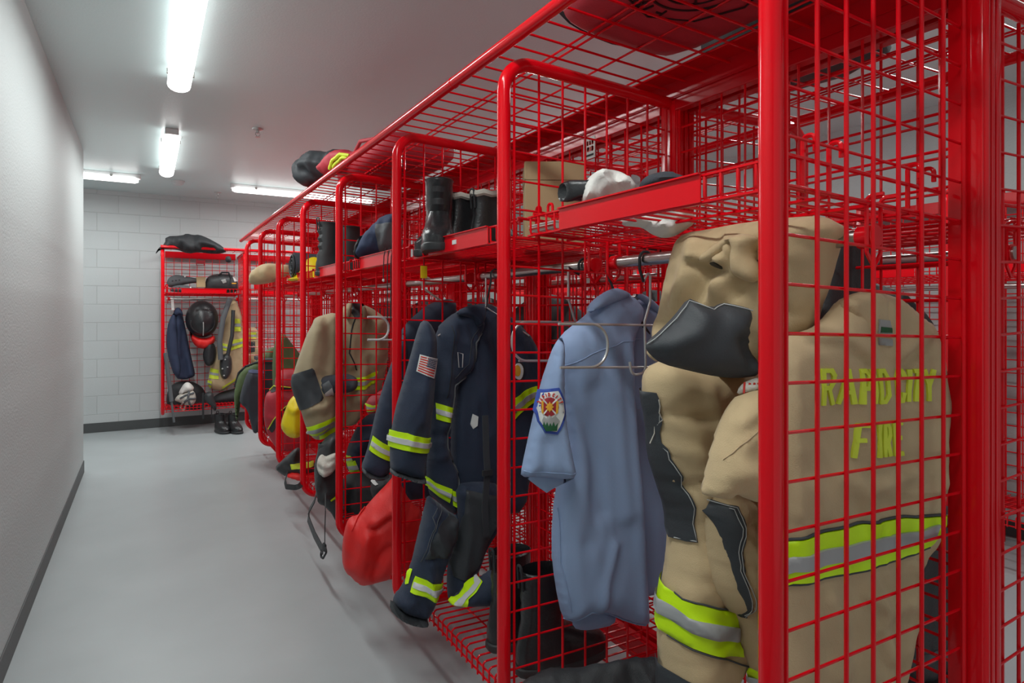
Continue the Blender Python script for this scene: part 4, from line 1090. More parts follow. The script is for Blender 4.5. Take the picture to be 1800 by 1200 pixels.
r = thing('cap', 'navy and grey cap on the hat shelf of the third locker', 'cap', atX(655, 440, .95))
c1 = Cloth(Sheet((.95, 2.86, SHZ), -35), [(624, 452), (630, 432), (641, 412), (655, 396), (670, 380), (690, 374), (705, 380), (706, 440), (690, 443), (660, 450), (640, 456)], T=.07, w=.07, wr=.014, freq=12, seed=101, round_=2, h=.012)
co = put(c1.body(), 'crown', M['navy_light'], r)
put(c1.patch([(662, 395), (690, 392), (705, 395), (706, 438), (670, 444), (664, 425)], .006, h=.012), 'grey_panel', M['slate'], co)
c2 = Cloth(Sheet((.93, 2.86, SHZ), -35), [(621, 450), (625, 430), (634, 415), (642, 410), (638, 430), (634, 450), (630, 457)], T=.05, w=.03, wr=.003, seed=103, h=.01)
put(c2.body(), 'brim', M['black'], r)
for k, (xa, yb2) in enumerate(((674, 492), (681, 560), (687, 565))):
    o = MB().tube([atX(xa + 4, 436, .855), atX(xa + 1, 450, .85), atX(xa, 470, .85), atX(xa, yb2, .85)], .0022, 6)
    o = put(o, 'cord', M['black'], thing('hanging_cord', ['short black cord with white tip hanging from the third shelf', 'long black cord hanging from the third shelf, next to the short one', 'long black cord hanging from the third shelf, beside the second post'][k], 'cord', atX(xa, 440, .85)))
    if k == 0: put(MB().lathe(tuple(atX(674, 494, .85)), [(.001, -.004), (.005, 0), (.005, .008), (.001, .01)], 8), 'cord_tip', M['patch_white'], o.parent)
r = thing('glove', 'black glove with white tag above the bright red bag', 'glove', atY(675, 860, 2.75))
gl = Cloth(Sheet((.9, 2.80, .5), -20), [(650, 850), (664, 838), (690, 832), (712, 836), (716, 870), (690, 900), (664, 890), (652, 870)], T=.06, w=.05, wr=.02, freq=14, seed=105, h=.012)
go = put(gl.body(), 'hand', M['black'], r)
put(gl.patch([(649, 840), (658, 842), (665, 848), (660, 850), (652, 846)], .008, h=.01), 'tag', M['patch_white'], go)

# ================================================================== fourth bay
Y = 3.42
r = thing('turnout_coat', 'tan coat with charcoal elbow patch leaning out of the fourth locker', 'coat', atY(590, 640, Y))
bd = Cloth(Sheet((XR, Y + .04, 1.2), 0), [(590, 552), (600, 540), (620, 533), (640, 535), (660, 545), (681, 562), (682, 620), (676, 660), (668, 690), (640, 700), (634, 740), (600, 758), (575, 770), (558, 774), (545, 766), (560, 700), (580, 620)],
           T=.07, w=.07, wr=.016, freq=9, aspect=.35, seed=111, round_=1, h=.015, folds=[([(620, 560), (615, 640), (605, 720)], .02, .03), ([(645, 560), (640, 640)], -.02, .02), ([(590, 640), (612, 655), (625, 650)], -.02, .02), ([(630, 560), (640, 620), (636, 700)], .03, .03), ([(665, 570), (660, 640)], .025, .03), ([(600, 560), (598, 600), (606, 640)], -.03, .025)])
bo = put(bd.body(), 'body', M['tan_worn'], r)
tape(bd, ([(615, 665), (640, 660), (662, 652)], [(615, 686), (640, 682), (660, 672)]), bo)
tape(bd, ([(555, 752), (575, 742), (592, 733)], [(560, 771), (578, 764), (592, 756)]), bo)
put(bd.patch([(617, 532), (628, 530), (636, 536), (634, 552), (620, 560), (615, 550)], .01, h=.012), 'neck_lining', M['black'], bo)
put(bd.line([(621, 556), (615, 580), (612, 620), (626, 650)], .004, .001), 'front_flap_edge', M['black'], bo)
sl = Cloth(Sheet((.82, Y - .06, 1.2), -14), [(549, 570), (552, 560), (562, 555), (590, 548), (596, 560), (592, 640), (590, 700), (588, 742), (560, 765), (545, 764), (538, 752), (528, 719), (519, 697), (512, 675), (515, 658), (526, 624), (540, 585)],
           T=.075, w=.08, wr=.012, freq=8, aspect=.5, ang=-15, seed=113, round_=1, h=.013, folds=[([(560, 565), (550, 610), (545, 650)], .02, .03), ([(575, 560), (580, 620), (572, 660)], -.03, .03), ([(548, 720), (570, 715), (588, 705)], .02, .02), ([(545, 735), (575, 732)], -.02, .02)])
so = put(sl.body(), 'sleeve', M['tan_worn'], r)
put(sl.patch([(500, 663), (549, 646), (553, 650), (569, 698), (566, 703), (522, 723), (508, 700), (498, 675)], .005, h=.013), 'elbow_patch', M['char'], so)
tape(sl, ([(538, 750), (560, 744), (589, 731)], [(545, 767), (562, 766), (589, 753)]), so)
for q in ([(604, 545), (612, 530), (620, 528), (618, 545), (614, 562), (606, 558)], [(634, 530), (644, 540), (646, 556), (638, 568), (632, 556), (636, 542)]):
    cc = Cloth(Sheet((XR, Y - .06, 1.2), 0), q, T=.025, w=.03, back=.04, wr=.004, seed=118, h=.01)
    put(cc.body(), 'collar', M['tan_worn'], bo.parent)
r = thing('glove', 'grey glove with white tag tucked against the tan coat in the fourth locker', 'glove', atY(590, 680, 3.3))
gl = Cloth(Sheet((.9, 3.28, 1.0), -14), [(561, 678), (562, 665), (572, 660), (590, 658), (612, 656), (630, 665), (628, 685), (605, 692), (585, 690), (572, 698), (564, 692)], T=.05, w=.05, wr=.014, freq=16, seed=115, h=.012)
go = put(gl.body(), 'hand', M['darkgrey'], r)
put(gl.patch([(567, 675), (578, 668), (585, 680), (580, 694), (572, 694)], .006, h=.012), 'lining', M['slate'], go)
put(gl.patch([(571, 691), (584, 681), (588, 697), (573, 706)], .012, h=.012), 'tag', M['patch_white'], go)
t = thing('wire_hanger', 'white wire hanger loop on the divider of the fourth locker', 'hanger', atY(665, 575, 3.0))
put(MB().tube(fillet([atY(646, 557, 3.0), atY(684, 557, 3.0), atY(682, 597, 3.0), atY(646, 597, 3.0)], .07, 8), .0055, 8), 'wire', M['white_metal'], t)
put(MB().tube([atY(646, 557, 3.0), atY(700, 558, 3.0)], .004, 6).tube([atY(646, 597, 3.0), atY(700, 597, 3.0)], .004, 6), 'cross_bar', M['white_metal'], t)
make_boot('tall black rubber boot on the fourth hat shelf, left of the pair', (.93, 3.70, zsh(.93)), math.radians(15), .30, .29, .11, .012, m='rubber')
make_boot('tall black rubber boot on the fourth hat shelf, right of the pair', (1.03, 3.63, zsh(1.03)), math.radians(10), .29, .29, .12, .008, m='rubber')
r = thing('navy_trousers', 'rolled navy trousers with lime bands on the fourth seat shelf', 'trousers', atY(640, 800, 3.4))
tr = Cloth(Sheet((1.0, 3.42, .6), -15), [(606, 810), (612, 780), (630, 745), (645, 728), (665, 725), (690, 730), (700, 780), (690, 830), (660, 850), (630, 835), (612, 830)], T=.10, w=.09, wr=.02, freq=9, seed=121, h=.015, folds=[([(615, 800), (640, 770), (665, 760)], .03, .03), ([(620, 790), (640, 805), (670, 800)], -.02, .02)])
to = put(tr.body(), 'legs', M['navy'], r)
tape(tr, ([(600, 806), (606, 800), (616, 797)], [(602, 817), (607, 812), (620, 806)]), to)
tape(tr, ([(609, 812), (617, 808), (624, 806)], [(614, 826), (622, 830), (634, 830)]), to)
r = thing('gear_bag', 'black bag on the fourth seat shelf below the navy rolled trousers', 'bag', atY(635, 880, 3.3))
bb = Cloth(Sheet((1.0, 3.30, .5), -15), [(598, 850), (612, 830), (640, 828), (670, 835), (690, 850), (695, 910), (660, 930), (620, 935), (600, 930)], T=.10, w=.08, wr=.02, freq=9, seed=123, h=.016)
put(bb.body(), 'body', M['black'], r)
r = thing('red_bag', 'red bag with lime trim deep in the fourth locker', 'bag', atY(665, 700, 3.6))
bb = Cloth(Sheet((1.1, 3.6, .8), -10), [(640, 722), (646, 700), (662, 690), (690, 676), (710, 690), (705, 735), (660, 740)], T=.10, w=.08, wr=.015, freq=9, seed=125, h=.016)
bo = put(bb.body(), 'body', M['redbag'], r)
tape(bb, ([(643, 708), (655, 712), (668, 709)], [(644, 722), (655, 722), (669, 717)]), bo)
r = thing('backpack', 'black backpack with loose straps hanging out of the fourth locker', 'backpack', atY(575, 850, 3.2))
bp = Cloth(Sheet((.85, 3.22, .5), -25), [(556, 800), (562, 782), (575, 766), (590, 758), (602, 765), (604, 900), (596, 930), (585, 905), (572, 890), (560, 880), (553, 850), (552, 820)], T=.09, w=.08, wr=.02, freq=10, seed=127, h=.014)
bo = put(bp.body(), 'body', M['gear_black'], r)
put(MB().lathe(tuple(atX(580, 772, .80)), [(.001, -.003), (.007, 0), (.001, .003)], 8).lathe(tuple(atX(558, 850, .78)), [(.001, -.003), (.008, 0), (.001, .003)], 8), 'snap', M['patch_white'], bo)
put(bp.patch([(580, 880), (590, 872), (591, 876), (581, 883)], .004, h=.01), 'lime_piping', M['lime'], bo)
Xs = .72
mb = MB().tube([atX(560, 850, Xs + .04), atX(553, 880, Xs + .01), atX(543, 898, Xs), atX(542, 912, Xs), atX(553, 940, Xs), atX(568, 968, Xs)], 1, 4, flat=(.026, .003, (-1, 0, 0)))
put(mb, 'loose_strap', M['gear_black'], r)
mb = MB().tube([atX(572, 870, Xs + .04), atX(572, 900, Xs), atX(571, 935, Xs), atX(571, 965, Xs)], 1, 4, flat=(.016, .003, (-1, 0, 0)))
put(mb, 'loose_strap', M['gear_black'], r)
mb = MB().tube(fillet([atX(572, 962, Xs), atX(574, 970, Xs), atX(568, 981, Xs), atX(563, 978, Xs), atX(566, 966, Xs)], .01, 4), .005, 7).box(*(lambda p: (p.x - .004, p.x + .006, p.y - .018, p.y + .018, p.z - .012, p.z + .02))(atX(570, 963, Xs)))
put(mb, 'strap_hook', M['black'], r)
r = thing('hood', 'beige knit hood stuffed in the black backpack of the fourth locker', 'hood', atY(575, 820, 3.15))
hh = Cloth(Sheet((.80, 3.15, .6), -25), [(556, 822), (558, 806), (565, 797), (574, 801), (584, 797), (592, 795), (594, 815), (586, 830), (574, 839), (562, 834)], T=.05, w=.045, wr=.016, freq=14, seed=129, h=.010, folds=[([(560, 805), (575, 815), (592, 805)], -.02, .012), ([(558, 822), (575, 828), (592, 820)], -.014, .01)])
put(hh.body(), 'knit', M['offwhite'], r)
r = thing('flashlight', 'black round torch end above the beige hood', 'torch', atX(575, 790, .8))
p = atX(577, 790, .80)
put(MB().lathe((p.x, p.y, p.z - .03), [(.001, 0), (.045, 0), (.05, .02), (.05, .06), (.045, .065), (.042, .05), (.001, .045)], 20), 'body', M['rubber'], r)

# ================================================================== fifth to seventh bay
Y = 4.1
r = thing('yellow_bag', 'yellow rubber bag leaning out below the tan coat elbow', 'bag', atY(512, 760, Y))
yb3 = Cloth(Sheet((.80, Y, .8), -18), [(517, 694), (508, 704), (503, 716), (496, 735), (493, 750), (500, 762), (512, 770), (526, 769), (538, 760), (545, 720), (535, 700), (524, 695)], T=.08, w=.07, wr=.014, freq=9, seed=131, round_=1, h=.014, folds=[([(518, 700), (508, 730), (505, 755)], -.012, .02), ([(504, 714), (515, 722), (530, 715)], .02, .02)])
put(yb3.body(), 'body', M['yellow'], r)
r = thing('harness_bag', 'black and red harness with lime strip spilling off the fifth seat shelf', 'harness', atY(515, 830, 4.2))
hb = Cloth(Sheet((.85, 4.2, .4), -25), [(483, 822), (492, 812), (505, 800), (522, 785), (530, 790), (528, 812), (552, 808), (556, 830), (545, 838), (522, 832), (506, 836), (500, 836), (490, 830)], T=.06, w=.05, wr=.016, freq=12, seed=133, round_=1, h=.014)
ho = put(hb.body(), 'bundle', M['gear_black'], r)
put(hb.patch([(510, 816), (530, 812), (552, 810), (552, 818), (530, 822), (512, 825)], .006, h=.012), 'lime_strip', M['letter'], ho)
put(MB().tube(fillet([atX(505, 830, .75), atX(501, 846, .73), atX(503, 855, .73), atX(524, 857, .76), atX(530, 850, .8)], .02, 4), 1, 4, flat=(.022, .004, (-1, 0, 0))), 'strap', M['black'], r)
rd = Cloth(Sheet((.86, 4.16, .4), -25), [(504, 830), (520, 827), (560, 830), (562, 842), (540, 848), (520, 842), (505, 838)], T=.05, w=.03, wr=.01, seed=134, round_=1, h=.012)
put(rd.body(), 'red_webbing', M['redcloth'], r)
r = thing('rolled_mat', 'rolled dark mat standing at the edge of the fifth hat shelf', 'roll', atX(518, 480, .9))
p = atX(519, 466, .86)
mb = MB()
pts = [(p.x - .02, p.y + (.012 + .0085 * k / 4) * math.cos(k * .55), p.z + (.012 + .0085 * k / 4) * math.sin(k * .55)) for k in range(36)]
put(MB().tube([(p.x - .01, p.y, p.z), (p.x + .25, p.y, p.z)], .085, 20), 'roll', M['darkgrey'], r)
put(MB().tube(pts, .007, 6), 'spiral_end', M['black'], r)
r = thing('yellow_helmet', 'yellow helmet at the back of the fifth hat shelf, behind the rubber boots', 'helmet', atX(546, 465, .95))
p = atX(548, 463, .97)
put(MB().lathe((p.x, p.y, zsh(.97)), [(.001, 0), (.15, .0), (.155, .012), (.13, .02), (.125, .08), (.1, .14), (.05, .175), (.001, .185)], 24), 'shell', M['yellow'], r)
r = thing('duffel_bag', 'red duffel bag with black patterned strap in the sixth locker', 'bag', atY(490, 740, 4.95))
d1 = Cloth(Sheet((.85, 4.98, .8), -20), [(484, 660), (492, 650), (510, 648), (535, 650), (545, 680), (548, 800), (500, 800), (472, 770), (463, 735), (465, 700), (470, 688), (482, 684)], T=.12, w=.10, wr=.012, freq=7, seed=137, round_=1, h=.016, folds=[([(478, 685), (520, 690)], -.03, .02), ([(468, 735), (500, 740)], .012, .02)])
do = put(d1.body(), 'body', M['redbag'], r)
for q in ([(474, 684), (482, 676), (492, 676), (512, 679), (512, 688), (490, 684), (478, 690)], [(472, 752), (480, 738), (492, 722), (506, 710), (506, 720), (494, 734), (484, 752), (478, 762)]):
    so = put(d1.patch(q, .006, round_=1, h=.012), 'patterned_strap', M['black'], do)
    qq = np.array(q, float); n2 = len(q) // 2
    put(d1.line([tuple(x) for x in qq[:n2 + 1] + (0, 1.2)], .004, .008), 'strap_piping', M['letter'], so)
r = thing('olive_jacket', 'dark olive jacket hanging deep in the sixth locker', 'jacket', atY(505, 620, 5.2))
oj = Cloth(Sheet((1.0, 5.25, 1.1), -10), [(482, 600), (492, 588), (500, 586), (510, 600), (522, 615), (540, 640), (545, 700), (480, 700), (478, 640)], T=.1, w=.09, wr=.02, freq=7, seed=139, h=.02)
put(oj.body(), 'body', M['green'], r)
Y = 5.75
r = thing('green_jacket', 'green jacket with dark trim hanging out of the last locker', 'jacket', atY(440, 660, Y))
gj = Cloth(Sheet((.85, Y + .1, 1.0), -15), [(415, 745), (411, 700), (413, 680), (420, 655), (432, 643), (450, 636), (462, 620), (480, 608), (490, 615), (490, 660), (455, 690), (432, 690), (424, 700), (420, 730)], T=.08, w=.07, wr=.016, freq=8, seed=141, round_=1, h=.016)
go = put(gj.body(), 'body', M['green'], r)
put(gj.line([(413, 680), (420, 655), (432, 644), (450, 637), (478, 632)], .012, .002), 'dark_trim', M['black'], go)
r = thing('sweatshirt', 'dark grey sweatshirt with blue collar hanging out of the last locker', 'sweatshirt', atY(440, 700, Y - .1))
sw = Cloth(Sheet((.80, Y - .06, 1.0), -15), [(420, 703), (428, 672), (434, 656), (440, 650), (452, 652), (475, 652), (480, 690), (470, 740), (452, 762), (444, 760), (438, 730), (432, 716), (425, 712)], T=.07, w=.06, wr=.016, freq=9, aspect=.3, seed=143, round_=1, h=.014)
so = put(sw.body(), 'body', M['darkgrey'], r)
put(sw.patch([(434, 652), (442, 648), (470, 650), (478, 654), (470, 656), (442, 655)], .008, round_=1, h=.012), 'blue_collar', M['patch_navy'], so)
r = thing('storage_bin', 'dark plastic bin at the bottom of the last locker', 'bin', (.98, 6.0, .31))
put(MB().box(.86, 1.26, 5.6, 6.1, .33, .92), 'tub', M['char'], r, smooth=False, bevel=.02)
put(MB().box(.845, 1.275, 5.585, 6.115, .90, .935), 'rim', M['char'], r, smooth=False, bevel=.008)
r = thing('folded_cloth', 'tan cloth bundle on the hat shelf of the sixth locker', 'cloth', atX(480, 490, .92))
fc = Cloth(Sheet((.93, 5.1, SHZ), -30), [(436, 500), (440, 480), (452, 468), (468, 462), (490, 464), (512, 466), (514, 486), (490, 494), (460, 500)], T=.09, w=.08, wr=.02, freq=8, seed=145, h=.018)
put(fc.body(), 'bundle', M['tan'], r)

# ---- clothes and gear on top of the overhead rack
zr = 2.06
r = thing('dark_jacket', 'dark jacket heaped on the overhead rack with red and lime gear', 'jacket', atX(560, 300, .9))
dj = Cloth(Sheet((.86, 3.75, zr), -60), [(519, 308), (524, 292), (534, 283), (545, 268), (560, 264), (575, 268), (590, 262), (606, 263), (618, 268), (625, 280), (600, 300), (570, 318), (545, 330), (530, 326), (524, 312)], T=.08, w=.08, wr=.02, freq=9, seed=151, round_=1, h=.014, folds=[([(530, 290), (550, 285), (575, 290)], .02, .02), ([(535, 300), (550, 315)], -.03, .03)])
put(dj.body(), 'body', M['char'], r)
r = thing('safety_vest', 'red and lime vest lying beside the dark jacket on the overhead rack', 'vest', atX(595, 290, .85))
vs = Cloth(Sheet((.84, 3.45, zr), -60), [(560, 296), (572, 284), (585, 272), (594, 264), (610, 262), (622, 268), (640, 262), (640, 280), (610, 300), (580, 312), (566, 306)], T=.06, w=.05, wr=.012, freq=11, seed=153, round_=1, h=.012)
vo = put(vs.body(), 'body', M['redbag'], r)
for q in ([(582, 298), (586, 282), (600, 272), (616, 274)], [(588, 298), (592, 286), (604, 278), (618, 280)]):
    put(vs.line(q, .010, .004), 'lime_edge', M['letter'], vo)
r = thing('red_bag', 'flat red bag lying on the overhead rack above the third and fourth lockers', 'bag', (1.1, 3.1, 2.07))
put(MB().loft([[(1.12 + .2 * k * math.copysign(abs(math.cos(a)) ** .6, math.cos(a)), y, 2.05 + .07 + .07 * k * math.copysign(abs(math.sin(a)) ** .6, math.sin(a))) for a in [2 * PI * j / 20 for j in range(20)]] for y, k in ((2.75, .5), (2.78, .9), (2.9, 1), (3.3, 1.02), (3.55, .95), (3.62, .5))]), 'body', M['redbag'], r)
put(MB().tube([(.95, 2.9, 2.17), (.93, 3.1, 2.2), (.95, 3.3, 2.17)], .01, 6), 'handle', M['redbag'], r)

# ================================================================== lockers on the back wall
WY = 7.62
wl = []
for k, lab in enumerate(('red wire locker mounted on the block wall at the far end, its left end free', 'red wire locker on the block wall, mostly hidden behind the long row')):
    wl.append(dup(proto, (.957 + BAY * k, WY, 0), PI / 2, lab, 'lockers on the back wall'))
    for c in list(wl[-1].children):
        if c.name.startswith('column'):
            for g in list(c.children): bpy.data.objects.remove(g)
            bpy.data.objects.remove(c)
fr = [c for c in proto.children if c.name.startswith('side_frame')][0]
c = fr.copy(); COL.objects.link(c); c.parent = wl[0]; c.location = (0, BAY, 0)
for g in fr.children:
    d = g.copy(); COL.objects.link(d); d.parent = c
wr_ = thing('wall_rack', 'red tubular rail and wire rack over the back wall lockers', 'rack', (.957, WY, 2.03))
MB().tube([(-.83, 0, 0), (.85, 0, 0)], .0165, 12).build('front_rail', M['red'], wr_)
d = MB()
for k in range(21): d.tube([(-.8 + .081 * k, 0, .006), (-.8 + .081 * k, .5, .006)], .003, 5)
for y in (.15, .3, .45): d.tube([(-.82, y, .012), (.84, y, .012)], .003, 5)
d.build('wire_deck', M['red'], wr_)
def wallcloth(name, label, cat, part, Yp, outl, m, T=.06, w=.05, ang=0, seed=1, wr=.014, freq=9, **kw):
    t = thing(name, label, cat, atY(*np.mean(np.array(outl), 0), Yp))
    c = Cloth(Sheet((.5, Yp, 1.2), ang), outl, T=T, w=w, wr=wr, freq=freq, seed=seed, h=.02, **kw)
    return t, c, put(c.body(), part, M[m], t)
wallcloth('dark_jacket', 'black clothes heaped on top of the back wall locker', 'clothes', 'heap', 7.68, [(272, 448), (278, 436), (290, 428), (291, 415), (320, 414), (328, 410), (340, 413), (350, 412), (365, 418), (378, 425), (390, 432), (400, 442), (388, 446), (370, 446), (350, 443), (330, 446), (310, 438), (282, 438)], 'black', T=.10, w=.08, back=.12, seed=161, round_=1, wr=.02, folds=[([(320, 420), (330, 435)], .04, .04), ([(345, 415), (360, 435), (372, 440)], -.04, .04), ([(350, 425), (375, 430)], .04, .03)])
wallcloth('pouch', 'small black pouch hanging from the rail of the back wall locker', 'pouch', 'pouch', 7.60, [(396, 450), (406, 450), (407, 462), (396, 461)], 'black', T=.02, w=.03, seed=162)
for k, q in enumerate(([(292, 500), (296, 488), (308, 482), (325, 485), (340, 488), (352, 490), (352, 496), (335, 498), (315, 502), (300, 506)], [(296, 512), (302, 503), (318, 500), (335, 503), (350, 508), (350, 513), (320, 514)])):
    t, c, o = wallcloth('clog', ['grey clog on the back wall hat shelf, upper of the pair', 'grey clog on the back wall hat shelf, lower of the pair'][k], 'shoe', 'shoe', 7.9 - .06 * k, q, 'slate', T=.045, w=.05, seed=163 + k, wr=.002)
    mb = MB()
    for j in range(3):
        u, v = c.S.uv(303 + 6 * j, 494 - .8 * j + 13 * k); pp = c.patch(disc((u, v), .009, .007, 8), .003, px=False, h=.01); mb.add(pp.v, pp.f)
    put(mb, 'vent_hole', M['black'], o)
    put(c.patch(disc((325 + 10 * k, 486 + 19 * k), 1.5, 1.4, 8), .004, h=.01), 'rivet', M['patch_white'], o)
p = atY(353, 497, 7.9)
t = thing('small_box', 'small brown box between clog and black bag on the back wall shelf', 'box', p)
put(MB().box(p.x - .045, p.x + .045, p.y - .04, p.y + .04, p.z - .05, p.z + .045), 'body', M['card'], t, smooth=False)
put(MB().box(p.x - .047, p.x + .047, p.y - .042, p.y + .042, p.z + .045, p.z + .065), 'lid', M['card'], t, smooth=False)
t, c, o = wallcloth('duffel_bag', 'small black duffel bag on the hat shelf of the back wall locker', 'bag', 'body', 7.9, [(360, 513), (361, 492), (368, 484), (385, 481), (405, 482), (416, 488), (419, 500), (418, 514), (390, 515)], 'gear_black', T=.10, w=.09, seed=166, round_=1, wr=.008)
put(c.line([(384, 484), (390, 479), (402, 479), (406, 490), (404, 500)], .01, .01), 'handle', M['black'], o)
put(c.patch([(388, 492), (396, 490), (398, 496), (392, 498)], .004, h=.015), 'logo', M['patch_grey'], o)
put(c.patch([(408, 486), (415, 486), (418, 494), (412, 495)], .004, h=.015), 'towel', M['patch_white'], o)
put(c.patch([(407, 497), (415, 497), (415, 499), (407, 499)], .004, h=.015), 'label', M['patch_gold'], o)
t, c, o = wallcloth('blue_jacket', 'dark blue work jacket hanging at the left of the back wall locker', 'jacket', 'body', 8.0, [(305, 546), (311, 540), (319, 545), (325, 570), (331, 600), (337, 630), (343, 655), (342, 662), (325, 667), (308, 665), (306, 640), (304, 600), (302, 570)], 'navy_light', T=.07, w=.06, seed=168, round_=1, freq=9, folds=[([(320, 560), (322, 610), (328, 660)], -.03, .03), ([(312, 570), (314, 640)], .02, .03)])
c2 = Cloth(Sheet((.5, 7.93, 1.2), 0), [(303, 552), (308, 548), (312, 575), (315, 610), (318, 645), (316, 662), (306, 660), (299, 640), (293, 615), (292, 590), (296, 565)], T=.05, w=.05, wr=.01, freq=9, seed=169, round_=1, h=.02)
put(c2.body(), 'sleeve', M['navy_light'], t)
c3 = Cloth(Sheet((.5, 7.92, 1.2), 0), [(304, 548), (311, 539), (319, 543), (323, 556), (316, 552), (309, 556)], T=.03, w=.03, wr=.004, seed=170, h=.015)
put(c3.body(), 'collar', M['navy_light'], t)
put(MB().tube([atY(303, 526, 7.9), atY(304, 545, 7.9)], 1, 4, flat=(.02, .006, (0, -1, 0))), 'white_clip', M['patch_white'], t)
# helmet with dark visor
p = atY(356, 592, 7.85)
t = thing('black_helmet', 'black fire helmet hanging in the back wall locker above a red cap', 'helmet', p)
rings = [[(p.x + rr * math.cos(2 * PI * j / 28) * 1.0, 7.92 + y, p.z + .20 + zo + rr * math.sin(2 * PI * j / 28) * 1.25) for j in range(28)] for rr, y, zo in ((.165, .06, 0), (.17, 0, 0), (.16, -.06, .0), (.13, -.12, -.01), (.08, -.16, -.02), (.02, -.178, -.03))]
put(MB().loft(rings), 'shell', M['leather'], t)
put(MB().tube([(p.x + .12 * math.cos(2 * PI * j / 24), 7.80, p.z + .15 + .10 * math.sin(2 * PI * j / 24)) for j in range(24)], .014, 8, closed=True), 'brim_ring', M['leather'], t)
put(MB().tube([(p.x, 7.735, p.z + .17), (p.x, 7.72, p.z + .10), (p.x, 7.75, p.z + .02)], .005, 8), 'crest', M['patch_grey'], t)
wallcloth('peaked_cap', 'red cap under the black helmet in the back wall locker', 'cap', 'crown', 7.88, [(333, 580), (338, 588), (350, 594), (365, 594), (377, 588), (379, 598), (372, 609), (360, 614), (345, 610), (336, 598)], 'redcloth', T=.07, w=.05, seed=170)
t, c, o = wallcloth('turnout_coat', 'tan and lime striped coat hanging at the right of the back wall locker', 'coat', 'body', 7.95, [(398, 545), (405, 528), (414, 525), (424, 550), (428, 580), (430, 620), (430, 660), (418, 668), (396, 684), (384, 688), (366, 680), (366, 660), (374, 630), (382, 605), (386, 580), (390, 560)], 'tan_coat', T=.09, w=.07, seed=172, round_=1, freq=7)
for tq, bq in (([(412, 560), (421, 560)], [(412, 582), (423, 582)]), ([(386, 602), (400, 605)], [(386, 614), (398, 616)]), ([(410, 597), (426, 594)], [(404, 616), (427, 608)]), ([(370, 646), (384, 650)], [(367, 664), (384, 666)]), ([(390, 680), (415, 664), (424, 650)], [(390, 688), (415, 674), (428, 660)]), ([(365, 668), (372, 669)], [(365, 678), (370, 682)])):
    tape(c, (tq, bq), o, s0=.38, s1=.62, lime='letter', h=.015)
t, c, o = wallcloth('air_pack', 'black breathing mask and hose harness hanging in front of the striped coat', 'harness', 'mask', 7.80, [(386, 632), (392, 622), (402, 620), (408, 630), (408, 650), (402, 664), (392, 668), (386, 655)], 'gear_black', T=.06, w=.05, seed=174)
put(MB().tube([atY(404, 525, 7.78), atY(392, 560, 7.76), atY(386, 600, 7.76), atY(388, 632, 7.76)], .03, 8), 'strap', M['slate'], t)
put(MB().tube([atY(410, 545, 7.78), atY(408, 590, 7.76), atY(400, 625, 7.76)], .022, 8), 'strap', M['gear_black'], t)
for q in ((396, 632), (400, 645), (391, 648), (394, 660)):
    pq = atY(*q, 7.73); put(MB().lathe(tuple(pq), [(.001, -.012), (.012, 0), (.001, .012)], 8), 'fitting', M['chrome'], t)
wallcloth('work_gloves', 'black and yellow gloves below the red cap in the back wall locker', 'gloves', 'gloves', 7.86, [(358, 612), (368, 600), (378, 604), (380, 620), (376, 640), (364, 645), (356, 630)], 'black', T=.06, w=.05, seed=176)
t, c, o = wallcloth('white_helmet', 'white helmet and pale mask lying at the bottom of the back wall locker', 'helmet', 'shell', 7.85, [(313, 692), (318, 682), (324, 673), (331, 671), (338, 676), (342, 683), (336, 688), (326, 690), (320, 694)], 'white', T=.09, w=.06, seed=178, wr=.006, freq=8)
c2 = Cloth(Sheet((.5, 7.82, 1.2), 0), [(306, 704), (312, 694), (324, 690), (338, 684), (344, 692), (345, 704), (338, 713), (326, 712), (314, 706)], T=.08, w=.06, wr=.016, freq=14, seed=179, h=.016)
po = put(c2.body(), 'face_mask', M['offwhite'], t)
for q in ([(316, 700), (326, 694), (340, 690)], [(322, 708), (330, 700), (343, 700)], [(332, 686), (330, 700), (334, 712)]): put(c2.line(q, .012, .004), 'mask_strap', M['slate'], po)
put(c2.line([(322, 706), (317, 716), (323, 721), (326, 710)], .009, .01), 'chin_strap', M['offwhite'], po)
wallcloth('gear_bag', 'black bag at the bottom of the back wall locker, behind the white helmet', 'bag', 'body', 8.05, [(294, 720), (292, 690), (305, 672), (330, 668), (352, 676), (362, 690), (372, 720)], 'black', T=.10, w=.08, seed=180)
wallcloth('gear_bag', 'black bag with yellow base below the striped coat in the back wall locker', 'bag', 'body', 7.95, [(372, 709), (372, 700), (385, 690), (405, 684), (425, 680), (430, 709)], 'black', T=.12, w=.08, seed=182)
wallcloth('black_pouch', 'black pouch drooping over the edge below the striped coat', 'pouch', 'pouch', 7.60, [(357, 700), (362, 688), (374, 688), (376, 700), (382, 715), (378, 724), (370, 712), (360, 706)], 'gear_black', T=.04, w=.05, seed=184)
p0, p1 = atY(291, 620, 7.60), atY(306, 742, 7.55)
t = thing('pike_pole', 'thin dark pole leaning on the left end of the back wall locker', 'pole', p1)
put(MB().tube([p0, p0.lerp(p1, .7)], .022, 8), 'shaft', M['slate'], t); put(MB().tube([p0.lerp(p1, .7), p1], .012, 8), 'tip', M['slate'], t)
for k, (xa, ya2, yb2) in enumerate(((357, 690, 736), (372, 700, 732))):
    t = thing('webbing_strap', ['black strap dangling below the back wall locker, wider one', 'thin black strap dangling below the back wall locker'][k], 'strap', atY(xa, ya2, 7.60))
    put(MB().tube([atY(xa, ya2, 7.60), atY(xa, yb2, 7.60)], 1, 4, flat=(.014 - .006 * k, .003, (0, -1, 0))), 'webbing', M['black'], t)
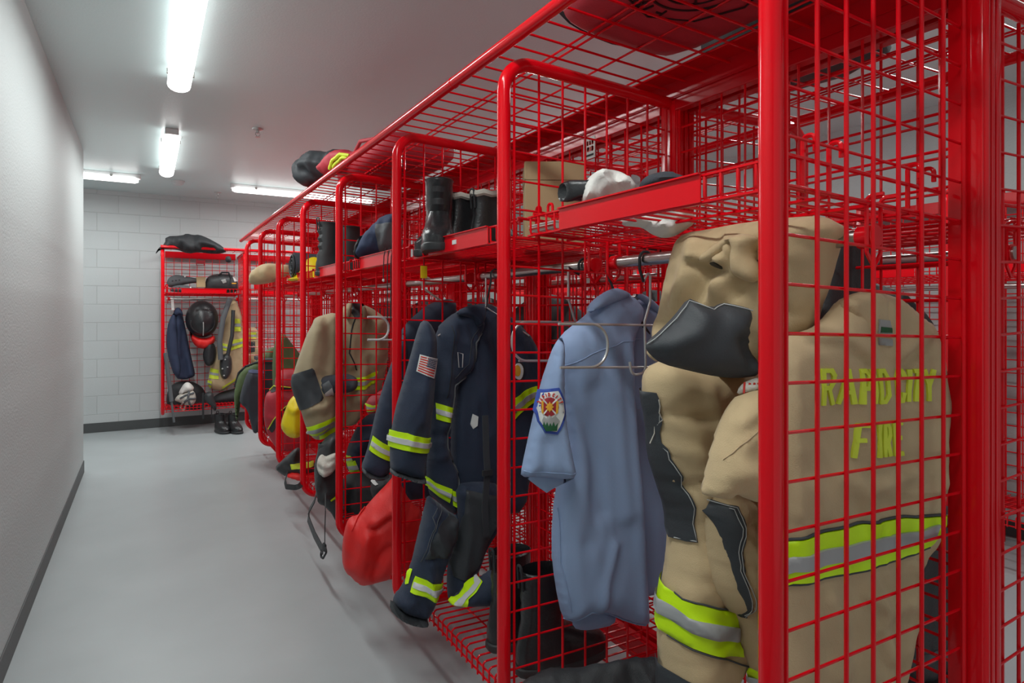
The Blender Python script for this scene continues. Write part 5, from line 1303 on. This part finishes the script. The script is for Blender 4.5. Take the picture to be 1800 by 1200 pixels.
for k, (xx, yy) in enumerate(((387, 757), (410, 757))):
    p = atZ(xx, yy + 2, 0)
    make_boot(['black work boot on the floor below the back wall locker, left one', 'black work boot on the floor below the back wall locker, right one'][k], (p.x, p.y, .0), math.radians(-75), .2, .28, .115, .003, m='leather', laces=True)
t, c, o = wallcloth('tan_coat', 'tan coat with lime band hanging in the second back wall locker', 'coat', 'body', 8.0, [(432, 582), (440, 574), (452, 576), (460, 600), (462, 640), (440, 640), (432, 630)], 'tan_coat', T=.08, w=.06, seed=186)
tape(c, ([(433, 584), (450, 584)], [(433, 595), (450, 596)]), o, lime='letter', h=.015)
put(c.patch([(434, 600), (448, 600), (448, 618), (434, 620)], .004, h=.02), 'dark_patch', M['char'], o)
wallcloth('folded_cloth', 'pale brown cloth on the shelf of the second back wall locker', 'cloth', 'bundle', 7.95, [(434, 492), (440, 480), (458, 474), (480, 474), (490, 492), (460, 498)], 'tan', T=.07, w=.06, seed=188)

p = atY(352, 462, 8.19)
t = thing('sign_plate', 'small dark red plate wired to the mesh above the clogs', 'sign', p)
put(MB().box(p.x - .045, p.x + .045, 8.186, 8.19, p.z - .03, p.z + .03), 'plate', M['patch_maroon'], t, smooth=False)
put(MB().box(p.x - .035, p.x + .035, 8.184, 8.186, p.z - .024, p.z - .012), 'stripe', M['patch_grey'], t, smooth=False)
st_ = MB().box(.0505, .0525, .40, .43, SHZ + .012, SHZ + .026).build('name_sticker', M['patch_white'], [c for c in lockers[1].children if c.name.startswith('hat_shelf')][0], smooth=False)
# ================================================================== rear lockers' contents
rc = None
ords = 'first second third fourth fifth sixth seventh'.split()
for k in range(7):  # generic dark coats, added to block light and keep the rear bays dark
    yk = Y1 + BAY * k + .42
    lab = 'dark coat added to block light in the rear locker behind the %s front locker' % ords[k]
    if rc is None:
        rc = thing('light_blocking_coat', lab, 'coat', (1.78, yk, .5), 0, 'light-blocking coats added in the rear lockers')
        S = Sheet((1.78, yk, .5), 0)
        co_ = Cloth(S, [(-.26, 0), (.2, 0), (.24, .5), (.25, .82), (.08, .93), (-.08, .93), (-.25, .82), (-.28, .5)], T=.09, w=.08, wr=.02, freq=6, aspect=.4, seed=191, round_=2, h=.03, px=False)
        put(co_.body(), 'body', M['black'], rc)
        sl_ = Cloth(Sheet((1.78, yk - .1, .5), 0), [(-.30, .25), (-.2, .25), (-.14, .7), (-.22, .82), (-.3, .6)], T=.05, w=.05, wr=.01, seed=193, h=.025, px=False)
        put(sl_.body(), 'sleeve', M['black'], rc)
    else:
        dup(rc, (1.78 + .02 * (k % 2), yk + .05 * ((k * 3) % 4 - 1.5), .5), .1 * ((k * 5) % 3 - 1), lab)
r = thing('helmet', 'dark helmet on the rear hat shelf, seen through the mesh above the red name plate', 'helmet', (1.72, 1.75, 1.56))
put(MB().lathe((1.72, 1.75, 1.56), [(.001, 0), (.17, 0), (.175, .012), (.14, .02), (.13, .1), (.1, .16), (.05, .19), (.001, .2)], 24), 'shell', M['gear_black'], r)
put(MB().tube([(1.60, 1.72, 1.6), (1.58, 1.7, 1.70), (1.64, 1.7, 1.76)], .012, 8), 'visor', M['char'], r)
r = thing('gear_bag', 'dark bag on the rear rack, high up behind the near column', 'bag', (1.75, 1.2, 2.06))
put(MB().loft([[(1.72 + .22 * k * math.copysign(abs(math.cos(a)) ** .6, math.cos(a)), y, 2.07 + .12 + .12 * k * math.copysign(abs(math.sin(a)) ** .6, math.sin(a)) + .01 * math.sin(12 * y + 3 * a)) for a in [2 * PI * j / 20 for j in range(20)]] for y, k in ((1.0, .5), (1.03, .9), (1.15, 1), (1.3, 1.02), (1.4, .95), (1.44, .5))]), 'body', M['gear_black'], r)
put(MB().tube([(1.55, 1.1, 2.28), (1.53, 1.2, 2.34), (1.55, 1.3, 2.28)], .01, 6), 'handle', M['green'], r)
r = thing('backpack', 'black backpack on the rear seat shelf at the right edge, beyond the column', 'backpack', (1.75, 1.0, .31))
bk2 = Cloth(Sheet((1.78, .95, .31), -8), [(-.2, .01), (.2, .01), (.22, .3), (.15, .52), (0, .56), (-.12, .52), (-.2, .3)], T=.14, w=.1, wr=.012, freq=8, seed=195, h=.02, px=False)
bo = put(bk2.body(), 'body', M['gear_black'], r)
put(bk2.patch([(-.19, .16), (.19, .16), (.19, .18), (-.19, .18)], .004, h=.02, px=False), 'grey_trim', M['slate'], bo)
put(bk2.patch([(-.1, .03), (.1, .03), (.1, .12), (-.1, .12)], .01, h=.02, px=False), 'pocket', M['black'], bo)
